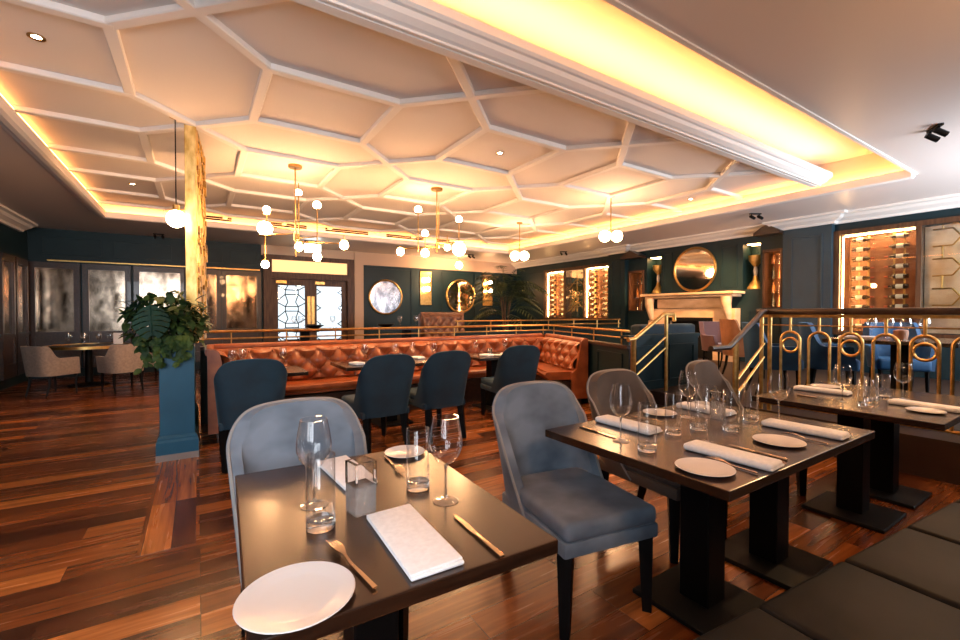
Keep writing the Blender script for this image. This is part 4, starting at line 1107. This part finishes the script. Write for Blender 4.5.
# urn lamps in the lit niches
def urn(y, label):
    t = thing('urn_lamp', label, 'lamp', (XR + .17, y, 1.845), 0, 'gilt urns in the wall niches')
    MB().lathe([(0, 0), (.15, 0), (.15, .03), (.11, .10), (.05, .20), (.035, .28), (0, .28)], n=28).build('base', 'gold', t)
    MB().lathe([(.03, .281), (.045, .38), (.03, .47), (0, .47)], n=20).build('neck', 'porcelain', t)
    MB().lathe([(.035, .471), (.08, .53), (.125, .60), (.135, .70), (.125, .70), (.11, .60), (.0, .50)], n=28).build('cup', 'gold', t)
urn(6.86, 'gilt urn in the niche left of the round fireplace mirror'); urn(4.57, 'gilt urn in the niche right of the round fireplace mirror')
for y0, y1, z in ((4.40, 4.74, 2.78), (6.66, 7.06, 2.74)):
    o = MB().box(XR + .05, XR + .3, y0 + .06, y1 - .06, z - .012, z - .002).build('niche_light', 'led_low', None, False)
    tag(o, 'warm light panel at the top of the %s urn niche' % ('right' if y0 < 5 else 'left'), 'light')

# bottle shelves in narrow cabinets
def bottle_mesh(h=.30, r=.036):
    return MB().lathe([(0, 0), (r, 0), (r, h*.58), (r*.75, h*.68), (r*.36, h*.76), (r*.36, h*.98), (0, h)], n=14)
SHADE = {}
def shelf_cab(y0, y1, z0, z1, label, ped, nsh, side):
    t = thing('bottle_shelf', label, 'shelf', (XR, (y0+y1)/2, z0), 0, 'narrow bottle shelves by the fireplace')
    h = (y1-y0)/2; H = z1 - z0
    f = MB(); f.box(-.05, .36, -h, -h+.03, 0, H).box(-.05, .36, h-.03, h, 0, H).box(-.05, .36, -h+.03, h-.03, 0, .02).box(-.05, .36, -h+.03, h-.03, H-.05, H)
    f.build('frame', 'wood_brown', t, False)
    MB().box(.35, .36, -h+.03, h-.03, .02, H-.05).build('back_panel', 'tan_leather', t, False)
    lv = [.02] + [H*(i+1)/(nsh+1) for i in range(nsh)]
    for z in lv[1:]: MB().box(.0, .35, -h+.03, h-.03, z-.012, z).build('shelf', 'pane', t, False)
    MB().box(.02, .03, -h+.032, -h+.045, .02, H-.05).build('light_strip', 'led_cabinet', t, False)
    # dark pediment above
    w = h + .06
    MB().prism([(-w, 0), (w, 0), (w, .05), (0, .20), (-w, .05)], -.31, .0, Matrix.Translation((0, 0, H + .28)) @ Matrix.Rotation(R(90), 4, 'Z') @ Matrix.Rotation(R(90), 4, 'X') if False else Matrix.Translation((-.001, 0, 3.08 - z0 - .20 if side == 0 else 2.95 - z0 - .2)) @ Matrix(((0, 0, 1, 0), (1, 0, 0, 0), (0, 1, 0, 0), (0, 0, 0, 1)))).build('pediment', 'wood_dark', t, False)
    rows = ['bottom', 'second', 'third', 'top'] if nsh == 3 else ['bottom', 'middle', 'top']
    for i, z in enumerate(lv):
        for q in range(2):
            y = (y0+y1)/2 + (-.28 + .56*q)*h*1.1
            mh = min(.26, H/(nsh+1) - .06)
            o = bottle_mesh(mh, .033).build('spirit_bottle', ['bottle_amber', 'bottle', 'glass', 'bottle_amber'][(i*2+q + side) % 4], None, loc=(XR + .12, y, z0 + z + .001))
            tag(o, 'bottle on the %s shelf of the %s bottle shelf, %s one' % (rows[i], 'left' if side else 'right', 'right' if q == 0 else 'left'), 'bottle', 'bottles beside the fireplace')
shelf_cab(3.985, 4.335, 1.455, 2.615, 'tall lit bottle shelf right of the fireplace', True, 3, 0)
shelf_cab(7.145, 7.595, 1.405, 2.445, 'dim bottle shelf left of the fireplace', True, 2, 1)

# ------------------------------------------------------------------ wine cabinets
def wine_bottle_mesh():
    """bottle lying along -x (neck out)"""
    mb = MB(); mt = Matrix.Rotation(R(90), 4, 'X')
    mb.lathe([(0, 0), (.036, 0), (.037, .02), (.037, .18), (.030, .21), (.014, .235), (.014, .27)], n=16, mtx=mt)
    k = len(mb.bm.faces); mb.lathe([(.0150, .25), (.0155, .30), (0, .30)], n=12, mtx=mt); mb.mark(k, 1)
    k = len(mb.bm.faces); mb.lathe([(.0374, .06), (.0376, .061), (.0376, .15), (.0374, .151)], n=16, mtx=mt); mb.mark(k, 2)
    return mb
wb = None; ORD = ['first', 'second', 'third', 'fourth', 'fifth', 'sixth', 'seventh', 'eighth', 'ninth', 'tenth']
def wine_cabinet(label, y0, y1, z0, z1, bays, which):
    global wb
    t = thing('wine_cabinet', label, 'wine cabinet', (XR, 0, z0), 0, 'lit wine cabinets in the right wall')
    H = z1 - z0
    f = MB()
    f.box(-.06, .0, y0 - .10, y0, -.05, H + .08).box(-.06, 0, y1, y1 + .10, -.05, H + .08).box(-.06, 0, y0, y1, H, H + .08).box(-.06, 0, y0, y1, -.05, 0)
    for b in bays[:-1]: f.box(-.05, .37, b[1], b[1] + .06, 0, H)
    f.build('frame', 'wood_brown', t, False)
    for b in bays:
        a, c, kind = b
        if kind == 'rack' or kind == 'mixed':
            MB().box(.355, .37, a, c, .005, H - .005).build('back_panel', 'tan_leather', t, False)
            MB().box(.02, .35, a + .004, a + .016, 0.005, H-.005).build('side_panel', 'tan_leather', t, False); MB().box(.02, .35, c - .016, c - .004, 0.005, H-.005).build('side_panel', 'tan_leather', t, False)
            for yy in ((c - .034,) if c < 5 else (a + .022, c - .034)): MB().box(.02, .04, yy, yy + .012, .03, H - .03).build('light_strip', 'led_cabinet', t, False)
            MB().box(.05, .07, a + .04, c - .04, H - .025, H - .006).build('light_strip', 'led_cabinet', t, False)
        MB().box(-.025, -.02, a, c, .0, H).build('glass_door', 'pane', t, False)
    return t, H
def rack(t, y, z0, H, rows, tagname, flip=1):
    """vertical brass rail with pegs, bottles lying across it"""
    global wb
    g = MB()
    for dy in (.07, .20): g.box(.20, .215, y - flip*dy - .012, y - flip*dy + .012, .02, H - .03)
    for i in range(rows):
        z = .07 + (H - .20)*i/(rows - 1)
        for dy in (.07, .20): g.box(.06, .20, y - flip*dy - .007, y - flip*dy + .007, z - .012, z - .004)
    g.build('peg_rack', 'brass', t, False)
    for i in range(rows):
        z = z0 + .07 + (H - .20)*i/(rows - 1) + .034
        if wb is None:
            wb = wine_bottle_mesh().build('wine_bottle', ['wine_glass_dark', 'foil', 'paper_label'], None); o = wb
        else:
            o = wb.copy(); COL.objects.link(o)
        o.location = (XR + .12, y, z); o.rotation_euler = (0, 0, 0 if flip > 0 else PI)
        tag(o, '%s, %s row from the top' % (tagname, ORD[rows - 1 - i]), 'wine bottle', 'bottles in the wine cabinets')
t2, H2 = wine_cabinet('large lit wine cabinet at the right beside the patterned glass', .82, 3.08, 1.02, 2.72, [(.82, 2.04, 'glass'), (2.10, 3.08, 'rack')], 2)
for y, nm, fl in ((2.95, 'left', 1), (2.22, 'right', -1)): rack(t2, y, 1.02, H2, 10, 'wine bottle in the near cabinet, %s column' % nm, fl)
# patterned glass bay: mirror behind gold lattice
MB().box(.10, .12, .83, 2.03, .01, H2 - .01).build('mirror_panel', 'mirror_pale', t2, False)
lt_ = MB()
def lnk(y0_, za, y1_, zb): lt_.tube([(.085, y0_, za), (.085, y1_, zb)], .012, 5)
for i in range(3):
    for j in range(4):
        cy, cz = 1.83 - i*.42, H2 - .2 - j*.46
        if cz < .15: continue
        q, hh = .11, .13
        pts = [(cy - q, cz - hh), (cy + q, cz - hh), (cy + q + .09, cz), (cy + q, cz + hh), (cy - q, cz + hh), (cy - q - .09, cz)]
        for k in range(6):
            a, b = pts[k], pts[(k+1) % 6]
            if min(a[0], b[0]) > .83 and max(a[0], b[0]) < 2.03: lnk(a[0], a[1], b[0], b[1])
        lnk(cy, cz + hh, cy, min(H2 - .01, cz + .33))
lt_.build('gold_lattice', 'brass', t2)
t1, H1 = wine_cabinet('far lit wine cabinet left of the fireplace', 8.27, 10.85, 1.20, 2.66, [(8.27, 9.15, 'rack'), (9.21, 9.98, 'glass'), (10.04, 10.85, 'rack')], 1)
for y, nm, fl in ((9.05, 'third', 1), (8.37, 'rightmost', -1), (10.77, 'leftmost', 1), (10.12, 'second', -1)): rack(t1, y, 1.20, H1, 9, 'wine bottle in the far cabinet, %s column' % nm, fl)
MB().box(.10, .12, 9.22, 9.97, .01, H1 - .01).build('mirror_panel', 'mirror_warm', t1, False)
l2 = MB()
for za, zb in ((.2, .8), (.8, 1.3)): l2.tube([(.085, 9.6, za), (.085, 9.6, zb)], .010, 5)
for z in (.35, .7, 1.05): l2.tube([(.085, 9.24, z), (.085, 9.95, z)], .010, 5)
for z in (.2, .9): l2.tube([(.085, 9.24, z), (.085, 9.6, z + .3)], .010, 5); l2.tube([(.085, 9.95, z), (.085, 9.6, z + .3)], .010, 5)
l2.build('gold_lattice', 'brass', t1)

# ------------------------------------------------------------------ palm in the far corner
pa = thing('potted_palm', 'tall feathery palm in a dark pot in the far corner', 'plant', (7.75, 10.6, PF))
MB().lathe([(0, 0), (.20, 0), (.28, .50), (.30, .52), (.26, .52), (.24, .45), (0, .45)], n=28).build('pot', 'black', pa)
tk = MB()
for k in range(5):
    th = 2*PI*k/5; tk.tube([(.06*math.cos(th), .06*math.sin(th), .44), (.09*math.cos(th), .09*math.sin(th), .9), (.16*math.cos(th+.3), .16*math.sin(th+.3), 1.5)], [.03, .025, .018], 7)
tk.build('trunk', 'trunk', pa)
random.seed(5); fr = MB()
for k in range(64):
    th = random.uniform(0, 2*PI); el = random.uniform(.2, 1.25); L = random.uniform(.95, 1.4)
    b0 = Vector((.14*math.cos(th), .14*math.sin(th), random.uniform(.9, 1.95)))
    d = Vector((math.cos(th), math.sin(th), 0)); pts = []
    for i in range(12):
        t = i/11; pts.append(b0 + d*(L*t*math.cos(el)*.95) + Vector((0, 0, L*(math.sin(el)*t*1.15 - .62*t*t))))
    pts = [Vector((p.x, p.y, min(p.z, 2.66))) for p in pts]
    fr.tube(pts, [.008*(1 - .8*i/11) for i in range(12)], 4)
    for i in range(2, 12):
        tg = (pts[i] - pts[i-1]).normalized(); s = tg.cross(Vector((0, 0, 1))).normalized()
        for sg in (-1, 1):
            leaf_mesh(fr, pts[i], s*sg*.8 + tg*.6 + Vector((0, 0, -.25)), Vector((0, 0, 1)), .24*math.sin(PI*(i/12*.8 + .15)) + .06, .019, .2, 2, .15)
fr.build('fronds', 'palm', pa)

# ------------------------------------------------------------------ lights
def area(name, loc, rot, sx, sy, e, col, spread=180):
    l = bpy.data.lights.new(name, 'AREA'); l.shape = 'RECTANGLE'; l.size = sx; l.size_y = sy; l.energy = e; l.color = col; l.spread = R(spread)
    o = bpy.data.objects.new(name, l); COL.objects.link(o); o.location = loc; o.rotation_euler = rot; return o
# daylight through the two front windows
for a, b, u, v in WINS:
    area('window_daylight', ((a+b)/2, YF - .25, (u+v)/2 + .1), (R(85 if a < 3 else 118), 0, R(-12 if a < 3 else 0)), b-a, v-u, 60 if a < 3 else 215, (.90, .92, 1.0), 150 if a < 3 else 170)
# downlight beams
for x, y, z, en in ((-.94, 4.32, ZR, 50), (-.81, 8.43, ZR, 50), (3.11, 4.38, ZR, 150), (7.1, 4.37, ZR, 120)):
    l = bpy.data.lights.new('downlight_beam', 'SPOT'); l.energy = en; l.color = (1, .62, .30); l.spot_size = R(75); l.spot_blend = .6; l.shadow_soft_size = .03
    o = bpy.data.objects.new('downlight_beam', l); COL.objects.link(o); o.location = (x, y, z - .02)
def beam(loc, tgt, e, deg, col=(1, .58, .26)):
    l = bpy.data.lights.new('spotlight_beam', 'SPOT'); l.energy = e; l.color = col; l.spot_size = R(deg); l.spot_blend = .7; l.shadow_soft_size = .04
    o = bpy.data.objects.new('spotlight_beam', l); COL.objects.link(o); o.location = loc
    o.rotation_euler = (Vector(tgt) - Vector(loc)).to_track_quat('-Z', 'Y').to_euler()
beam((5.85, 1.17, 2.95), (3.9, 1.1, .75), 130, 60)
beam((8.25, 3.87, 2.95), (9.5, 5.9, 1.3), 480, 65, (1, .5, .19))
beam((8.75, 9.2, 2.95), (9.5, 9.6, 1.6), 80, 70)
beam((-.71, 12.0, 2.95), (-1.4, 10.6, .75), 22, 80)
beam((6.9, 11.2, 2.95), (6.6, 12.5, 2.5), 130, 110)
w = bpy.data.worlds.new('World'); scn.world = w; w.use_nodes = True
w.node_tree.nodes['Background'].inputs[0].default_value = (.85, .92, 1.0, 1); w.node_tree.nodes['Background'].inputs[1].default_value = 1.05

# ------------------------------------------------------------------ camera / view
cam = bpy.data.cameras.new('Camera'); co = bpy.data.objects.new('Camera', cam); COL.objects.link(co)
cam.sensor_width = 36; cam.lens = 36*438/960; cam.clip_start = .02; cam.clip_end = 100
co.location = (0, 0, 1.35); co.rotation_euler = (R(90) - math.atan(7/438), 0, -R(32.8)); scn.camera = co
vs = scn.view_settings; vs.view_transform = 'Standard'; vs.look = 'None'; vs.gamma = 1; vs.use_curve_mapping = False; vs.exposure = 0.6
cy = scn.cycles; cy.max_bounces = 14; cy.transparent_max_bounces = 32; cy.transmission_bounces = 14; cy.sample_clamp_indirect = 5; cy.caustics_refractive = False; cy.caustics_reflective = False
